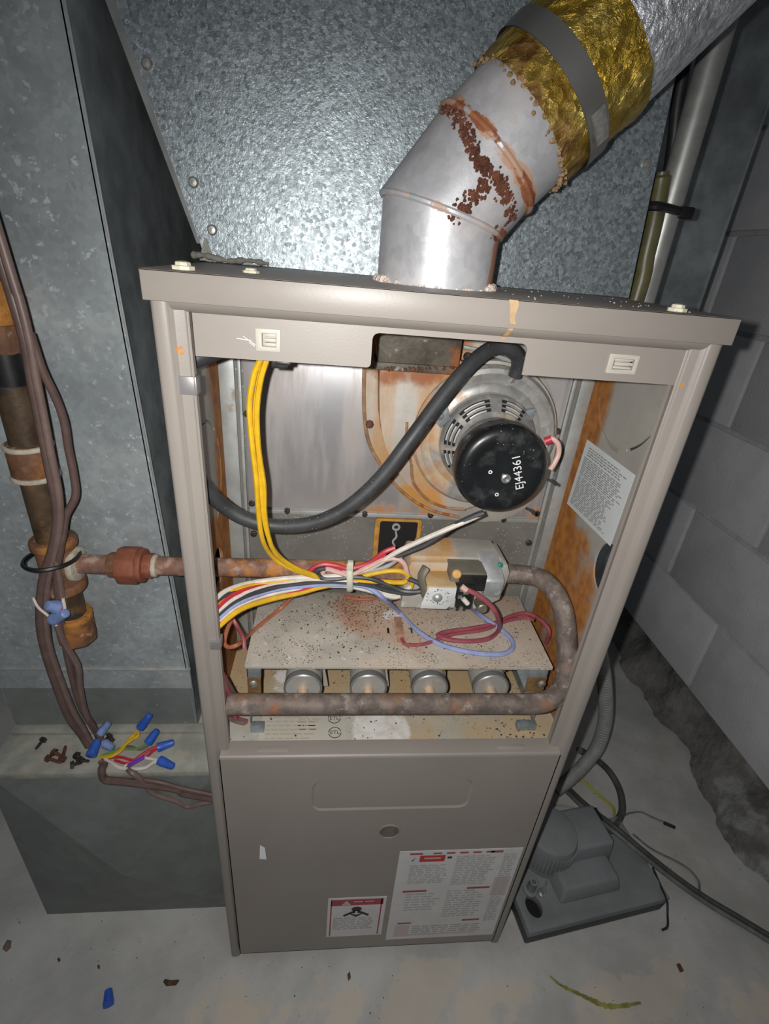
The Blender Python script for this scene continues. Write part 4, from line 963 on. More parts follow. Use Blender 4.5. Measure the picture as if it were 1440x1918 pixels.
# flaky rust standing off the metal along the second seam and down the branch
flake = MB()
def on_seg(c, a, th, r, s_):
    e2 = Vector((0, 1, 0)); e1 = e2.cross(a).normalized(); o = e1 * math.cos(th) * r + e2 * math.sin(th) * r
    return c + o + a * s_, o.normalized()
path = []
for (u, v) in ((820, 196), (842, 205), (858, 222), (872, 245), (880, 265), (888, 285), (900, 305), (912, 320), (925, 330), (905, 348), (885, 368), (868, 388), (858, 402), (935, 345), (948, 372), (955, 400), (935, 440), (942, 355)):
    path.append((u, v))
def hit(u, v):                                     # nearest cylinder surface along a sight line
    d = (P(u, v, y=0) - CAM).normalized(); best = None
    for c, a in ((C0, a1), (C1, a2), (C2, a3)):
        w = CAM - c; dp = d - a * d.dot(a); wp = w - a * w.dot(a)
        A, B, Cq = dp.dot(dp), 2 * dp.dot(wp), wp.dot(wp) - (R_ + .001) ** 2
        q = B * B - 4 * A * Cq
        if q < 0: continue
        t = (-B - math.sqrt(q)) / (2 * A); p = CAM + d * t
        if c is C0 and (p - C1).dot(n1) > 0: continue
        if c is C1 and ((p - C1).dot(n1) < 0 or (p - C2).dot(n2) > 0): continue
        if c is C2 and (p - C2).dot(n2) < 0: continue
        nrm = (p - c) - a * (p - c).dot(a)
        best = (p, nrm.normalized())
    return best
for (u, v) in path:
    for i in range(34):
        h = hit(u + random.gauss(0, 7), v + random.gauss(0, 8))
        if not h: continue
        p, nr = h; r_ = random.uniform(.0008, .0027); _, e1_, e2_ = frame(nr)
        pts = [p + (e1_ * math.cos(a) + e2_ * math.sin(a)) * r_ * random.uniform(.6, 1.3) + nr * random.uniform(-.0004, .0007) for a in [i_ * 2 * math.pi / 7 for i_ in range(7)]]
        o = len(flake.v); flake.v += pts + [p + nr * random.uniform(.0008, .0022)]; flake.f += [(o + i_, o + (i_ + 1) % 7, o + 7) for i_ in range(7)]
flake.build('rust_flakes', mat('flaky_rust', (.125, .042, .022), .95, 0, (120, .5), bump=(200, .8, .003)), fl_)['kind'] = 'stuff'
b = MB(); b.rings(seg(A3(.040), a3, A3(.135), a3, a3, R_ + .0050, 72, 26, .0014, R_ + .0065), cap=False); b.build('foil_wrap', 'foil', fl_, ang=60)
b = MB(); b.rings(seg(A3(.052), a3, A3(.9), a3, a3, R_ + .004, 56, 4), cap=False); b.build('flue_section', 'flue', fl_)
k = MB()
for i in range(150):
    th = random.uniform(0, 2 * math.pi); rr0 = R_ + random.uniform(.001, .006); e1 = Vector((0, 1, 0)).cross(a3).normalized(); o = e1 * math.cos(th) * rr0 + Vector((0, 1, 0)) * math.sin(th) * rr0
    r_ = random.uniform(.0008, .0030); k.lathe([(0, -r_ * .6), (r_, -r_ * .1), (r_ * .5, r_ * .7), (0, r_)], A3(.040 + random.gauss(0, .0025)) + o, o + a3 * random.uniform(-.02, .02), 6, cap=False)
k.build('foil_edge_crust', mat('brown_crust', (.30, .19, .10), .9, 0, (90, .5), bump=(150, .8, .003)), fl_)['kind'] = 'stuff'
b = MB()
cr = R_ + .0085
for t0, t1, r0, r1 in ((.068, .089, cr, cr),):
    if t0 != t1: b.rings(seg(A3(t0), a3, A3(t1), a3, a3, r0, 64, 2), cap=False)
b.rings(seg(A3(.068), a3, A3(.089), a3, a3, cr - .0015, 64, 2), cap=False)
o0 = 0
cl = b.build('band_clamp', 'clamp', fl_, ang=60)
h = P(1078, 285, y=.07); k = MB(); hd = (h - A3((h - C2).dot(a3))).normalized(); hc = A3(.0785) + hd * (cr + .0015)
k.obox(hc, (a3, hd.cross(a3), hd), (.007, .016, .002)); k.build('clamp_screw', 'screw_zinc', cl, bevel=.0015)
# crusty sealant ring at the base
k = MB()
for i in range(110):
    th = random.uniform(0, 2 * math.pi); r_ = random.uniform(.0006, .0018) if abs(math.cos(th)) < .72 else random.uniform(.0015, .006)
    p = C0 + Vector((math.cos(th) * (R_ + .001), math.sin(th) * (R_ + .001), r_ * .3)); k.lathe([(0, -r_ * .6), (r_, -r_ * .1), (r_ * .6, r_ * .8), (0, r_)], p, (random.uniform(-.3, .3), random.uniform(-.3, .3), 1), 7, cap=False)
for i in range(35):
    x = random.uniform(.335, .50); r_ = random.uniform(.0006, .0014); k.lathe([(0, -r_ * .4), (r_, 0), (0, r_ * .8)], (x, random.uniform(.0, .22), 1.2055 + r_ * .3), (0, 0, 1), 5, cap=False)
k.build('crusted_sealant', 'crust', fl_)['kind'] = 'stuff'

# ================================================================== supply plenum above the furnace
PYF = .242
pn = thing('supply_plenum', 'large galvanized sheet metal plenum rising from the furnace top', 'plenum', (.27, .45, 1.2055))
BLx, BRx = P(388, 500, y=PYF).x, P(1176, 563, y=PYF).x
tl = P(215, 0, y=PYF); tr = P(1261, 162, y=PYF); zz = 2.3
sl_l = (tl.x - BLx) / (tl.z - 1.2055); sl_r = (tr.x - BRx) / (tr.z - 1.2055)
TLx, TRx = BLx + sl_l * (1.46 - 1.2055), BRx + sl_r * (1.46 - 1.2055)
b = MB(); b.hexa([(BLx, PYF, 1.206), (BRx, PYF, 1.206), (BRx, PYF + .0015, 1.206), (BLx, PYF + .0015, 1.206)], [(TLx, PYF, 1.46), (TRx, PYF, 1.46), (TRx, PYF + .0015, 1.46), (TLx, PYF + .0015, 1.46)]); b.build('front_sheet', 'galv', pn)
for x0_, x1_ in ((BLx, TLx), (BRx, TRx)):
    b = MB(); b.hexa([(x0_ - .001, PYF + .0015, 1.206), (x0_ + .001, PYF + .0015, 1.206), (x0_ + .001, D - .02, 1.206), (x0_ - .001, D - .02, 1.206)], [(x1_ - .001, PYF + .0015, 1.46), (x1_ + .001, PYF + .0015, 1.46), (x1_ + .001, D - .02, 1.46), (x1_ - .001, D - .02, 1.46)]); b.build('side_sheet', 'galv_dark', pn)
b = MB(); b.box(TLx, TRx, PYF, D - .02, 1.46, zz); b.build('upper_duct', 'galv', pn)
# turned flange along the left edge
fe = [(BLx - .002, 1.206), (TLx - .002, 1.46)]
b = MB(); b.hexa([(BLx - .012, PYF + .006, 1.225), (BLx + .001, PYF + .0005, 1.225), (BLx + .001, PYF + .002, 1.225), (BLx - .012, PYF + .0075, 1.225)], [(TLx - .012, PYF + .006, 1.46), (TLx + .001, PYF + .0005, 1.46), (TLx + .001, PYF + .002, 1.46), (TLx - .012, PYF + .0075, 1.46)]); b.build('edge_flange', 'rail', pn)
for u, v in ((276, 120), (363, 342), (398, 431), (1210, 307)):
    q = P(u, v, y=PYF); k = MB(); k.lathe([(.0062, 0), (.0062, .0015), (.0045, .003), (.0042, .0045), (0, .0048)], q, (0, -1, 0), 12, cap=False); k.build('sheet_screw', 'screw_zinc', pn)
k = MB()
so = catmull([Vector((P(u, v, y=PYF).x, P(u, v, y=PYF).z, 0)) for u, v in ((374, 520), (375, 490), (380, 462), (386, 446), (392, 462), (400, 478), (416, 490), (432, 496), (446, 499), (455, 492), (467, 489), (477, 499), (482, 520))], 4)
k.prism([(q.x, max(q.y, 1.2065)) for q in so], [], lambda p, q_: (p, PYF - .003, q_), (0, .004, 0))
k.build('sealant_smear', 'sealant', pn, bevel=.0008)
k = MB(); k.tube([Vector((BLx - .012, .225, 1.212)), Vector((BLx + .004, .222, 1.2125)), Vector((BLx + .03, .226, 1.209)), Vector((BLx + .055, .224, 1.2115)), Vector((BLx + .078, .228, 1.209))], .008, 10, 8, rfun=lambda t: .0062 + .0012 * math.sin(t * 23) + .001 * math.sin(t * 51) - .002 * t, flat=.6); k.build('sealant_bead', 'sealant', pn)

# ================================================================== return duct at the left and its base box
ret = thing('return_air_duct', 'tall grey galvanized return duct standing beside the furnace', 'duct', (-.23, .4, .4435))
DY = .168
e0, e1_ = P(344, 1225, y=DY), P(115, 0, y=DY)
slx = (e1_.x - e0.x) / (e1_.z - e0.z)
xb, xt = e0.x + slx * (.4435 - e0.z), e0.x + slx * (2.3 - e0.z)
b = MB(); b.hexa([(-.374, DY, .545), (xb, DY, .545), (xb, DY + .0015, .545), (-.374, DY + .0015, .545)], [(-.374, DY, 2.3), (xt, DY, 2.3), (xt, DY + .0015, 2.3), (-.374, DY + .0015, 2.3)]); b.build('front_sheet', 'galv_duct', ret)
b = MB(); b.hexa([(xb - .0015, DY, .445), (xb, DY, .445), (xb, .95, .445), (xb - .0015, .95, .445)], [(xt - .0015, DY, 2.3), (xt, DY, 2.3), (xt, .95, 2.3), (xt - .0015, .95, 2.3)]); b.build('side_sheet', 'galv_dark', ret)  # darker than the front sheet: side shade put into the colour
b = MB(); b.box(-.3745, -.373, DY, .95, .445, 2.3); b.build('side_sheet', 'galv_dark', ret)
b = MB(); b.hexa([(xb - .0008, DY - .0001, .59), (xb + .0008, DY - .0001, .59), (xb + .0008, DY + .002, .59), (xb - .0008, DY + .002, .59)], [(xt - .0008 , DY - .0001, 2.3), (xt + .0008, DY - .0001, 2.3), (xt + .0008, DY + .002, 2.3), (xt - .0008, DY + .002, 2.3)]); b.build('corner_strip', 'rail', ret)  # thin strip, paler than the sheet, drawing the line along the duct corner
# collar: bright hem, recessed strip, turned-out foot flange
b = MB(); b.box(-.374, xb + .002, DY - .004, DY + .002, .585, .5885); b.build('hem_strip', 'rail', ret, bevel=.001)
b = MB(); b.box(-.374, xb + .001, DY - .003, DY + .001, .545, .586); b.build('collar', 'galv_duct', ret)
b = MB(); b.box(-.374, xb + .001, DY + .001, DY + .0035, .445, .546); b.build('collar_foot', 'galv_base', ret)
b = MB(); b.box(-.374, xb + .02, DY - .014, DY + .003, .4435, .452); b.build('foot_flange', 'ledge', ret, bevel=.001)
base = thing('return_base_box', 'dark cross-creased sheet metal base box under the return duct', 'duct', (-.2, .5, 0))
BY = .086; bx0, bx1, bz1 = -.378, -.010, .441
cxm, czm = P(245, 1592, y=BY).x, P(245, 1592, y=BY).z
b = MB(); ap = (cxm, BY - .042, czm); c4 = [(bx0, BY, 0.0), (bx1, BY, 0.0), (bx1, BY, bz1), (bx0, BY, bz1)]
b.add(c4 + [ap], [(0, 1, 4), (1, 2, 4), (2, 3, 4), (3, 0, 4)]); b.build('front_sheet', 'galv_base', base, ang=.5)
b = MB(); b.box(bx0, bx1, BY - .004, .95, bz1, bz1 + .0025); b.box(bx0, bx1, BY - .005, BY - .003, bz1 - .010, bz1 + .0025); b.build('top_sheet', 'ledge', base, bevel=.0008)
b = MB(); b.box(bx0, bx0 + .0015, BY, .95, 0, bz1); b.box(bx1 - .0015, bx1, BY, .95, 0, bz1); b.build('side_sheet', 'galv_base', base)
b = MB(); b.box(-.045, bx1 + .002, BY - .006, BY, .022, .03); b.build('bottom_cleat', 'galv_base', base)

# tall duct behind, right of the plenum
b = MB(); q = P(1305, 580, y=.6); b.box(.60, q.x, .6, .95, 0, 2.4); b.box(q.x - .002, q.x + .004, .597, .603, 0, 2.4)
tag(b.build('rear_duct', 'galv_dark', None, bevel=.002), 'dark mottled sheet metal duct behind the grey conduit', 'duct')

# conduit, olive tube and cable beside the plenum
cx_, cy_ = .617, .30
b = MB(); b.cyl((cx_ + .004, cy_, 0), (cx_ - .016, cy_, 2.3), .0172, 24); o = b.build('metal_conduit', 'conduit'); tag(o, 'straight grey metal conduit rising beside the plenum', 'conduit')
b = MB(); b.tube([Vector((.5815, .292, .0)), Vector((.5815, .292, 1.0)), P(1191, 560, y=.292), P(1209, 480, y=.292), P(1223, 420, y=.292), P(1236, 350, y=.295), P(1240, 322, y=.295)], .0125, 14, 4, rfun=lambda t: .0125 if t < .93 else .009)
tag(b.build('olive_tube', 'olive'), 'olive brown tube strapped to the grey conduit', 'tube')
b = MB(); b.tube([P(1244, 385, y=.34), P(1252, 330, y=.335), P(1262, 260, y=.33), P(1268, 200, y=.33), P(1278, 140, y=.33), P(1292, 40, y=.33), P(1302, -40, y=.33)], .0085, 10, 4)
tag(b.build('black_cable', 'cable_blk'), 'black cable running up between the plenum edge and the conduit', 'cable')
tq = P(1255, 393, y=cy_ - .018)
b = MB(); b.tube([Vector((tq.x - .042, .275, tq.z + .0)), Vector((tq.x - .030, .259, tq.z)), Vector((tq.x, .276, tq.z)), Vector((tq.x + .018, .290, tq.z)), Vector((tq.x + .02, .312, tq.z)), Vector((tq.x - .01, .326, tq.z)), Vector((tq.x - .036, .292, tq.z))], .0055, 8, 5, True, flat=1)
o = b.build('cable_tie', 'tie'); tag(o, 'black cable tie around the grey conduit and olive tube', 'cable tie')
b = MB(); b.box(tq.x + .014, tq.x + .036, .282, .296, tq.z - .008, tq.z + .006); b.build('tie_head', 'tie', o, bevel=.002)

# ================================================================== gas supply pipe at the left
GY = .135
gp = thing('gas_supply_pipe', 'rusty iron gas pipe with tee, union and drip leg entering the furnace side', 'gas pipe', (P(140, 1180, y=GY).x, GY, P(140, 1190, y=GY).z))
gx = P(110, 1052, y=GY).x; gz = P(110, 1055, y=GY).z
def zv(v): return P(110 + .26 * (v - 1050), v, y=GY).z
def vcyl(name, m, v0, v1, r, n=20, bev=.0): 
    b = MB(); b.cyl((gx, GY, zv(v1)), (gx, GY, zv(v0)), r, n); return b.build(name, m, gp, bevel=bev)
vcyl('riser_pipe', 'pipe_black', -500, 525, .0195); vcyl('fitting', 'fitting_o', 522, 605, .0285, 20, .003); vcyl('bushing', 'fitting', 600, 660, .0225, 8, .002); vcyl('tape_wrap', 'tape_black', 655, 718, .0208)
vcyl('riser_pipe', 'pipe_black', 600, 840, .0195); vcyl('coupling', 'fitting', 828, 896, .0255, 24, .003)
for v in (833, 889): vcyl('coupling_band', 'dope', v - 4, v + 5, .0275, 24, .002)
vcyl('riser_pipe', 'pipe_black', 890, 1015, .0195); vcyl('tee', 'fitting', 1012, 1098, .0245, 24, .003)
for v in (1016, 1094): vcyl('tee_band', 'fitting', v - 9, v + 7, .0285, 24, .003)
vcyl('drip_nipple', 'pipe_black', 1095, 1160, .0185); vcyl('drip_cap', 'fitting', 1152, 1196, .0265, 8, .003); vcyl('drip_cap_rim', 'fitting_o', 1148, 1158, .0262, 20, .002)
def hx_(u): return P(u, 1055, y=GY).x
def hcyl(name, m, u0, u1, r, n=20, bev=0):
    b = MB(); b.cyl((hx_(u0), GY, gz), (hx_(u1), GY, gz), r, n); return b.build(name, m, gp, bevel=bev)
hcyl('tee_outlet', 'fitting', 112, 140, .0225, 24, .002); hcyl('tee_outlet_band', 'dope', 136, 150, .0245, 24, .003)
hcyl('branch_pipe', 'pipe_supply', 145, 218, .0135); hcyl('union_tail', 'fitting', 205, 232, .0185, 8, .002); hcyl('union_nut', 'union', 224, 262, .0275, 8, .0025); hcyl('union_collar', 'union', 260, 272, .0245, 24, .002); hcyl('union_tail', 'union', 270, 288, .0185, 8, .002); hcyl('thread_sealant', 'dope', 284, 296, .0165, 20, .003)
b = MB(); b.cyl((hx_(290), GY, gz), (P(772, 1062, y=GY).x, VY, VZ), .0136, 20); b.build('branch_pipe', 'pipe_supply', gp)

# thermostat cables down the gas pipe to the ledge
LZ = .4445
CY = .098
tcb = thing('thermostat_cable', 'brown low-voltage cables hanging along the gas pipe to the ledge', 'cable', tuple(P(170, 1396, z=LZ)))
cA = [(-40, 380, .10), (0, 480, .10), (25, 560, .098), (48, 640, .096), (62, 720, .096), (78, 800, .096), (92, 870, .095), (104, 930, .096), (108, 975, .098), (98, 1030, .100), (82, 1080, .104), (76, 1130, .108), (77, 1180, .112), (88, 1230, .116), (108, 1290, .120), (130, 1345, .124)]
up = lambda dx, dy: [Vector((gx + dx, GY + dy, 2.25)), Vector((gx + dx, GY + dy, 1.9)), Vector((gx + dx, GY + dy, 1.55))]
w3(up(.012, -.03) + PY(cA[1:]) + [P(152, 1375, y=.130), P(166, 1398, z=LZ + .005)], 'w_brown', .0060, 'cable', tcb, 10)
cB = [(-30, 370, .095), (8, 470, .095), (36, 560, .094), (56, 640, .093), (68, 710, .093), (84, 790, .093), (97, 860, .092), (110, 925, .094), (112, 980, .096), (104, 1030, .099), (90, 1090, .106), (86, 1150, .111), (92, 1210, .116), (112, 1270, .120), (136, 1330, .125)]
w3(up(.022, -.034) + PY(cB[1:]) + [P(158, 1368, y=.131), P(172, 1394, z=LZ + .005)], 'w_brown2', .0046, 'cable', tcb, 10)
cC = [(30, 560, .098), (56, 625, .096), (78, 690, .098), (104, 745, .105), (120, 790, .110), (128, 840, .112), (138, 890, .112), (141, 930, .110), (124, 965, .106), (118, 1000, .102), (112, 1035, .100), (106, 1080, .106), (110, 1130, .11), (118, 1180, .112), (128, 1240, .118), (150, 1320, .126)]
w3(up(.030, -.028) + PY(cC) + [P(176, 1362, y=.134), P(184, 1382, z=LZ + .006)], 'w_brown', .0046, 'cable', tcb, 10)
cD = [(105, 1050, .100), (112, 1090, .104), (116, 1118, .104)]
w3(PY(cD), 'w_brown2', .004, 'cable', tcb); w3(PY([(116, 1116, .104), (119, 1135, .103), (112, 1142, .1), (104, 1140, .098)]), 'w_red', .0024, 'wire', tcb); w3(PY([(117, 1118, .104), (121, 1140, .102), (118, 1150, .1)]), 'w_white', .0024, 'wire', tcb)
cE = [(107, 1170, .102), (116, 1195, .106), (130, 1220, .112), (146, 1250, .118), (150, 1290, .122), (160, 1335, .128)]
w3(PY(cE) + [P(176, 1366, y=.135), P(190, 1384, z=LZ + .006)], 'w_brown2', .0046, 'cable', tcb)
w3(PY([(62, 1120, .10), (72, 1138, .10), (92, 1155, .10), (106, 1172, .10)]), 'w_white', .0018, 'wire', tcb)
# black tie holding the cables to the tee
zt_ = zv(1036); k = MB(); k.tube([Vector((gx + .0310 * math.cos(a), GY - .012 + .036 * math.sin(a), zt_ - .004 * math.sin(a))) for a in [i * 2 * math.pi / 16 for i in range(16)]], .0028, 6, 2, True); k.build('cable_tie', 'tie', tcb)
# tails from the ledge along the base box to the furnace
w3([P(190, 1424, z=LZ + .006), P(195, 1432, z=LZ + .004), P(190, 1443, y=.076), P(197, 1460, y=.075), P(230, 1464, y=.074), P(280, 1470, y=.074), P(330, 1478, y=.074), P(345, 1486, y=.074), P(400, 1496, y=.076)], 'w_brown', .0062, 'cable', tcb)
w3([P(238, 1436, z=LZ + .006), P(246, 1446, y=.076), P(262, 1458, y=.074), P(285, 1484, y=.074), P(330, 1500, y=.074), P(352, 1510, y=.074), P(375, 1505, y=.074), P(402, 1500, y=.076)], 'w_brown2', .005, 'cable', tcb)
w3([P(262, 1460, y=.076), P(300, 1466, y=.074), P(345, 1478, y=.074), P(402, 1490, y=.074)], 'w_brown', .0042, 'cable', tcb)
# short stripped conductors on the ledge
def LW(pts, m, r=.0022): w3([P(u, v, z=LZ + .004 + dz) for u, v, dz in pts], m, r, 'wire', tcb, 6)
LW([(188, 1420, 0), (212, 1414, .004), (228, 1402, .008), (240, 1388, .010), (248, 1378, .012)], 'w_yellow', .0027); w3([P(240, 1390, z=LZ + .012), P(250, 1378, y=.140), P(256, 1370, y=.143), P(264, 1362, y=.146)], 'w_yellow', .0027, 'wire', tcb, 6)
LW([(186, 1417, .004), (205, 1418, .008), (224, 1408, .010), (236, 1394, .012), (250, 1384, .012)], 'w_yellow', .0024); w3([P(250, 1384, z=LZ + .012), P(259, 1378, y=.140), P(259, 1370, y=.143), P(265, 1362, y=.146)], 'w_yellow', .0024, 'wire', tcb, 6)
LW([(190, 1416, .003), (225, 1404, .006), (255, 1402, .006), (274, 1394, .006), (280, 1390, .006)], 'w_green'); LW([(200, 1412, 0), (240, 1398, .004), (262, 1404, .004), (278, 1396, .004)], 'w_brown2')
LW([(195, 1420, 0), (225, 1418, .004), (250, 1424, .004), (272, 1418, .006), (285, 1408, .006), (296, 1400, .006)], 'w_red', .0026); LW([(215, 1424, 0), (240, 1430, .003), (262, 1416, .006), (280, 1404, .008), (296, 1398, .007)], 'w_red', .0024)
LW([(190, 1418, .004), (208, 1428, .006), (225, 1438, .006), (250, 1440, .006), (272, 1438, .006), (288, 1428, .006), (300, 1426, .006)], 'w_white', .0024); LW([(232, 1436, .006), (248, 1428, .006), (268, 1420, .007), (285, 1422, .006), (300, 1425, .006)], 'w_white', .0022)
LW([(240, 1434, .006), (255, 1426, .009), (270, 1418, .009)], 'w_purple', .0034)

# wire nuts
def nut(p0, p1, m, label, r=.0075, group=None):
    p0, p1 = Vector(p0), Vector(p1); L = (p1 - p0).length; n = 24; a, e1, e2 = frame(p1 - p0); rings = []
    for r_, h, rib in ((r * .82, 0, 0), (r, .02, 0), (r * 1.02, .22, 0), (r * .98, .30, 1), (r * .80, .80, 1), (r * .72, .95, 0), (r * .5, 1.0, 0)):
        rings.append([p0 + a * h * L + (e1 * math.cos(2 * math.pi * k / n) + e2 * math.sin(2 * math.pi * k / n)) * r_ * (1 - (.07 if rib and k % 4 < 2 else 0)) for k in range(n)])
    b = MB(); b.rings(rings); o = b.build('wire_nut', m); o_ = tag(o, label, 'wire nut'); return o
def L3(u, v, dz): return P(u, v, z=LZ + dz)
nut(P(263, 1363, y=.146), P(281, 1338, y=.149), 'nut', 'blue wire nut on the twisted yellow wires')
nut(P(277, 1392, y=.128), P(295, 1367, y=.140), 'nut', 'blue wire nut on the green wire end')
nut(L3(294, 1401, .010), L3(326, 1390, .010), 'nut', 'blue wire nut on the twisted red wires')
nut(L3(298, 1424, .010), L3(325, 1436, .010), 'nut', 'blue wire nut on the white wire ends')
nut(L3(170, 1416, .014), L3(183, 1386, .018), 'nut', 'bright blue wire nut lying across the cable ends on the ledge', .0085)
nut(P(187, 1374, y=.136), P(204, 1353, y=.146), 'nut_pale', 'dusty violet-blue wire nut behind the cable ends on the ledge')
nut(L3(195, 1392, .010), L3(212, 1402, .009), 'nut_pale', 'dull blue wire nut half hidden among the black screws')
nut(P(108, 1137, y=.098), P(88, 1134, y=.088), 'nut_pale', 'pale blue wire nut on the red wire by the drip leg', .009)
nut(P(100, 1160, y=.098), P(124, 1148, y=.09), 'nut_pale', 'pale blue wire nut on the white wire by the drip leg', .0085)
q0, q1 = P(203, 1884, z=.0085), P(203, 1853, z=.0085)
nut(q0, q1, 'nut', 'single blue wire nut lying on the concrete floor', .009)
# screws on the ledge
def screw(u0, v0, u1, v1, m, label, group=None, r=.0032):
    p0, p1 = P(u0, v0, z=LZ + .0066), P(u1, v1, z=LZ + .004); t = thing('sheet_screw', label, 'screw', (p0.x, p0.y, LZ), group)
    b = MB(); a = p1 - p0; L = a.length
    b.lathe([(.0066, 0), (.0068, .0015), (.0058, .003), (.0058, .005), (0, .0052)], p0, -a, 6); b.build('head', m, t)
    b = MB(); prof = []
    for i in range(13): h = L * i / 13; prof.append((r * (1 if i % 2 else .75) * (1 - .25 * (i / 13)), h))
    prof.append((.0003, L)); b.lathe(prof, p0, a, 10); b.build('shank', m, t)
screw(79, 1388, 66, 1404, 'screw', 'dark screw lying alone on the dusty ledge')
screw(92, 1421, 115, 1429, 'screw_rust', 'rusty brown screw lying closest to the front edge of the ledge', 'rusty screws on the ledge')
screw(103, 1410, 119, 1419, 'screw_rust', 'rusty brown screw lying between two other rusty screws on the ledge', 'rusty screws on the ledge')
screw(117, 1420, 123, 1396, 'screw_rust', 'rusty brown screw on the ledge pointing toward the duct flange', 'rusty screws on the ledge')
for u0, v0, u1, v1 in ((145, 1416, 160, 1425), (138, 1432, 155, 1428), (150, 1424, 168, 1426), (203, 1380, 194, 1390), (207, 1386, 196, 1396)):
    screw(u0, v0, u1, v1, 'screw', 'black screw tucked behind the dull blue wire nut' if u0 > 200 else 'black screw in the pile next to the bright blue wire nut', 'black screws by the cable ends')

# ================================================================== condensate pump on the floor
pu = thing('condensate_pump', 'dusty dark grey condensate pump on the floor beside the furnace', 'pump', (.74, .09, 0))
A0 = Vector((.588, -.004, 0)); ang = math.radians(8.5); E1 = Vector((math.cos(ang), math.sin(ang), 0)); E2 = Vector((-math.sin(ang), math.cos(ang), 0)); LP, DP = .330, .175
def pb(x, y, z): return A0 + E1 * x + E2 * y + Vector((0, 0, z))
def pbox(name, m, x0, x1, y0, y1, z0, z1, ins=0, bev=.004, par=None):
    b = MB(); b.hexa([pb(x0, y0, z0), pb(x1, y0, z0), pb(x1, y1, z0), pb(x0, y1, z0)], [pb(x0 + ins, y0 + ins, z1), pb(x1 - ins, y0 + ins, z1), pb(x1 - ins, y1 - ins, z1), pb(x0 + ins, y1 - ins, z1)]); return b.build(name, m, par or pu, bevel=bev, seg=3)
pbox('tank', 'pump_d', 0, LP, 0, DP, 0, .033, -.002)
k = MB(); k.prism([(-.002, -.002), (LP + .002, -.002), (LP + .002, DP + .002), (-.002, DP + .002)], [circle(.030, .040, .0165, 24, ry=.021)], lambda p, q_: pb(p, q_, .0325), (0, 0, .0195)); tl_ = k.build('tank_lid', 'pump', pu, bevel=.001)
k = MB(); q = pb(.030, .040, .0332); k.lathe([(.0225, 0), (.0225, .0006), (0, .0006)], q, (0, 0, 1), 24, cap=False); k.build('inlet_well', 'hole', tl_)  # flat black disc; the shade of a deep well is its colour
pbox('float_housing', 'pump', .085, .235, .030, .10, .052, .088, .010, .006)
pbox('motor_housing', 'pump', .075, .245, .085, .185, .052, .125, .006, .008)
mc = pb(.105, .135, .052)
k = MB(); k.lathe([(.058, 0), (.058, .070), (.054, .082), (.046, .086), (0, .087)], mc, (0, 0, 1), 48); k.build('motor_dome', 'pump', pu)
rib0 = None
for i in range(26):
    a = math.radians(150 + i * 8); d = Vector((math.cos(a), math.sin(a), 0)); tt = Vector((-d.y, d.x, 0))
    k = MB(); k.obox(mc + d * .059 + Vector((0, 0, .045)), (d, tt, Vector((0, 0, 1))), (.0025, .0016, .026)); k.build('cooling_rib', 'pump', pu, bevel=.0006)
for i in range(5):
    k = MB(); k.obox(pb(.248 - i * .0, .150 + i * .006, .10 - i * .0), (E1, E2, Vector((0, 0, 1))), (.002, .0018, .012)); k.build('vent_slot', 'hole', pu)
q = P(992, 1668, z=.052); k = MB(); k.lathe([(.015, 0), (.015, .006), (.009, .008), (.008, .035), (.0085, .036), (.0045, .036), (.0045, .02)], q, (.03, -.02, 1), 18, cap=False); k.build('discharge_fitting', 'pump', pu)
q = pb(.058, .058, .052); k = MB(); k.lathe([(.009, 0), (.009, .005), (.004, .007), (.004, .012), (0, .012)], q, (0, 0, 1), 12, cap=False); k.obox(q + Vector((.004, .004, .014)), (E1 + E2, E2 - E1, Vector((0, 0, 1))), (.0135, .0018, .006)); k.build('wing_nut', 'screw_zinc', pu)
k = MB(); k.tube([pb(.250, .155, .055), pb(.262, .16, .07), pb(.274, .165, .05), pb(.266, .17, .02), pb(.252, .17, .03)], .009, 10, 4, True); k.build('cord_clip', 'pump', pu)

# flexible conduit, cord and loose wires right of the furnace
fc = [(1122, 1215, .36), (1130, 1262, .35), (1134, 1310, .345), (1132, 1355, .34), (1118, 1400, .33), (1094, 1432, .315), (1066, 1460, .30), (1040, 1480, .285)]
cl_ = catmull(PY(fc), 40)
b = MB(); tot = len(cl_); b.tube(cl_, .0165, 16, 0, rfun=lambda t: .0172 if int(round(t * (tot - 1))) % 4 < 2 else .0155); tag(b.build('flexible_conduit', 'flex', ang=60), 'ribbed grey flexible conduit curving down beside the furnace', 'conduit')
b = MB(); b.tube([P(1085, 1405, y=.33), P(1118, 1424, z=.05), P(1142, 1447, z=.05), P(1160, 1480, z=.045), P(1165, 1515, z=.04), P(1157, 1538, z=.045), P(1146, 1556, z=.05), pb(.258, .16, .062)], .0085, 12, 6); tag(b.build('power_cable', 'cord'), 'dark cable looping from the flexible conduit to the pump', 'cable')
for dv, lab in ((0, 'upper'), (10, 'lower')):
    b = MB(); b.tube([P(1040, 1452 + dv, z=.02), P(1062, 1474 + dv, z=.03), P(1100, 1510 + dv, z=.06), P(1150, 1548 + dv, z=.085), P(1200, 1590 + dv, z=.07), P(1260, 1638 + dv, z=.03), P(1320, 1680 + dv, z=.010), P(1380, 1716 + dv, z=.008), P(1450, 1758 + dv, z=.008), P(1540, 1808 + dv, z=.008)], .0052 if dv else .0058, 10, 6)
    tag(b.build('drain_tube', 'vinyl' if dv else 'cord'), ('pale tube' if dv else 'dark tube') + ' of the pair running over the pump and across the floor', 'tube')
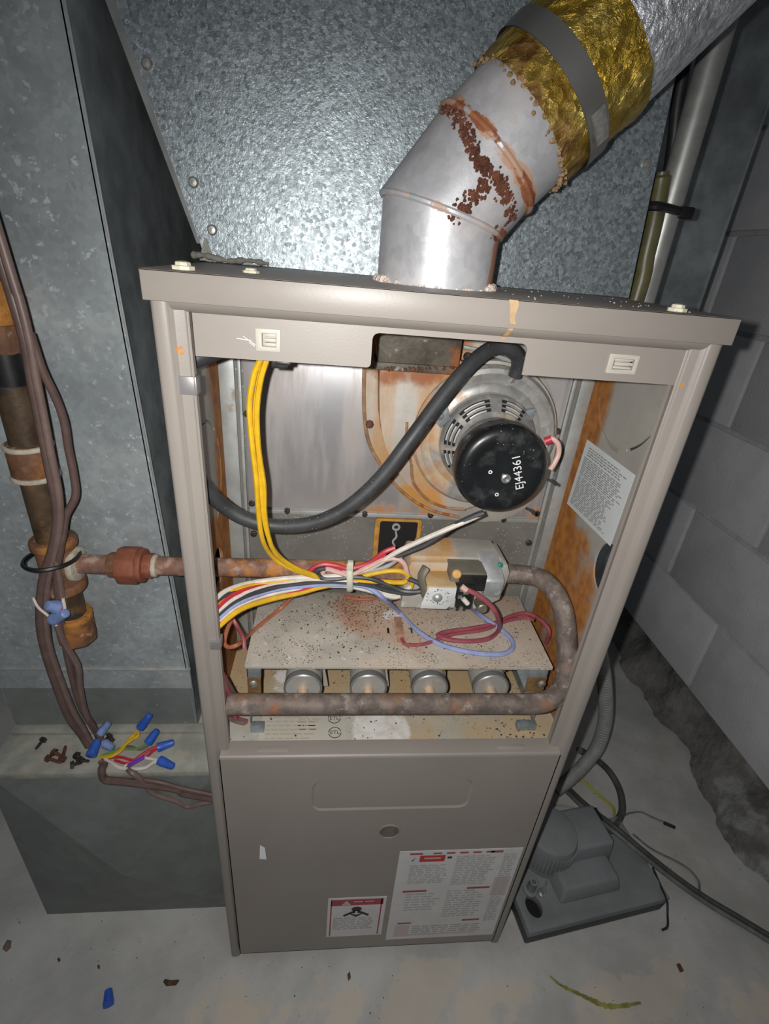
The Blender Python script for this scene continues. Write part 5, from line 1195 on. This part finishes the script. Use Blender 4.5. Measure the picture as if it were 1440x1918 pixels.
b = MB(); b.tube([P(1074, 1448, z=.006), P(1098, 1468, z=.006), P(1125, 1492, z=.006), P(1148, 1512, z=.006), P(1151, 1530, z=.006)], .0034, 8, 5); tag(b.build('ground_wire', 'yg'), 'yellow-green wire on the floor behind the pump', 'wire')
b = MB(); b.tube([P(1164, 1532, z=.01), P(1176, 1524, z=.006), P(1200, 1521, z=.004), P(1220, 1530, z=.004), P(1246, 1541, z=.004)], .0022, 6, 5); tag(b.build('thin_wire', 'vinyl'), 'thin loose wire on the floor ending in a black tip', 'wire')
b = MB(); b.cyl(P(1243, 1541, z=.0045), P(1264, 1550, z=.0045), .0042, 8); tag(b.build('wire_tip', 'cable_blk'), 'small black connector tip lying on the floor by the thin wire', 'connector')
b = MB(); b.tube([P(1185, 1562, z=.006), P(1220, 1590, z=.004), P(1260, 1610, z=.004), P(1290, 1628, z=.004), P(1308, 1650, z=.004), P(1310, 1668, z=.004)], .0026, 6, 5); tag(b.build('thin_wire', 'vinyl'), 'thin wire curling beside the drain tubes on the floor', 'wire')
b = MB(); b.tube([P(1040, 1508, z=.004), P(1070, 1512, z=.004), P(1112, 1524, z=.004)], .003, 6, 4); tag(b.build('thin_wire', 'w_grey'), 'short pale wire on the floor behind the pump', 'wire')
b = MB(); b.tube([P(1222, 1625, z=.05), P(1235, 1655, z=.05), P(1248, 1685, z=.055), P(1250, 1712, z=.004), P(1250, 1735, z=.004), P(1240, 1742, z=.004)], .0024, 6, 5); tag(b.build('thin_wire', 'cable_blk'), 'thin dark wire hanging over the pump tank edge', 'wire')
# yellow-green paint line on the concrete
pts = [(1030, 1828), (1050, 1845), (1085, 1862), (1110, 1874), (1135, 1884), (1165, 1884), (1200, 1878)]
k = MB(); pc = catmull([P(u, v, z=.0008) for u, v in pts], 5)
for i in range(len(pc) - 1):
    d = (pc[i + 1] - pc[i]).normalized(); nn = Vector((-d.y, d.x, 0)); w0 = .0045 * (1 - abs(i / len(pc) - .55)) * random.uniform(.7, 1.2); k.add([pc[i] - nn * w0, pc[i] + nn * w0, pc[i + 1] + nn * w0, pc[i + 1] - nn * w0], [(0, 1, 2, 3)])
o = k.build('paint_line', mat('yellow_paint', (.27, .26, .07), .7, 0, (40, .35)), bpy.data.objects['floor'])
# debris on the floor
def chip(pts, m, label, name='rust_chip', h=.005):
    b = MB(); q = [P(u, v, z=0.0) for u, v in pts]; c = sum(q, Vector()) / len(q)
    b.rings([[p for p in q], [p.lerp(c, .12) + Vector((0, 0, h * random.uniform(.6, 1.2))) for p in q]]); return tag(b.build(name, m, bevel=.0008), label, 'debris')
chip([(305, 1840), (312, 1848), (330, 1846), (337, 1836), (322, 1838), (308, 1834)], 'chip', 'brown curved chip lying on the floor in front of the furnace')
chip([(1266, 1806), (1272, 1805), (1280, 1820), (1273, 1822)], 'chip', 'small dark brown chip on the floor in front of the pump')
chip([(650, 1826), (655, 1820), (657, 1832), (652, 1838)], 'chip', 'tiny dark shard on the floor below the furnace door')
chip([(5, 1778), (14, 1760), (22, 1762), (20, 1776), (12, 1784)], mat('brown_lump', (.17, .13, .10), .9, 0, (60, .3)), 'flat brown lump on the floor left of the base box')
chip([(107, 1797), (111, 1793), (114, 1799), (110, 1803)], 'chip', 'tiny dark crumb on the floor below the base box', 'crumb', .003)
chip([(182, 1810), (186, 1806), (188, 1814), (184, 1816)], 'chip', 'tiny black crumb on the floor above the blue wire nut', 'crumb', .003)
rr = random.Random(11)
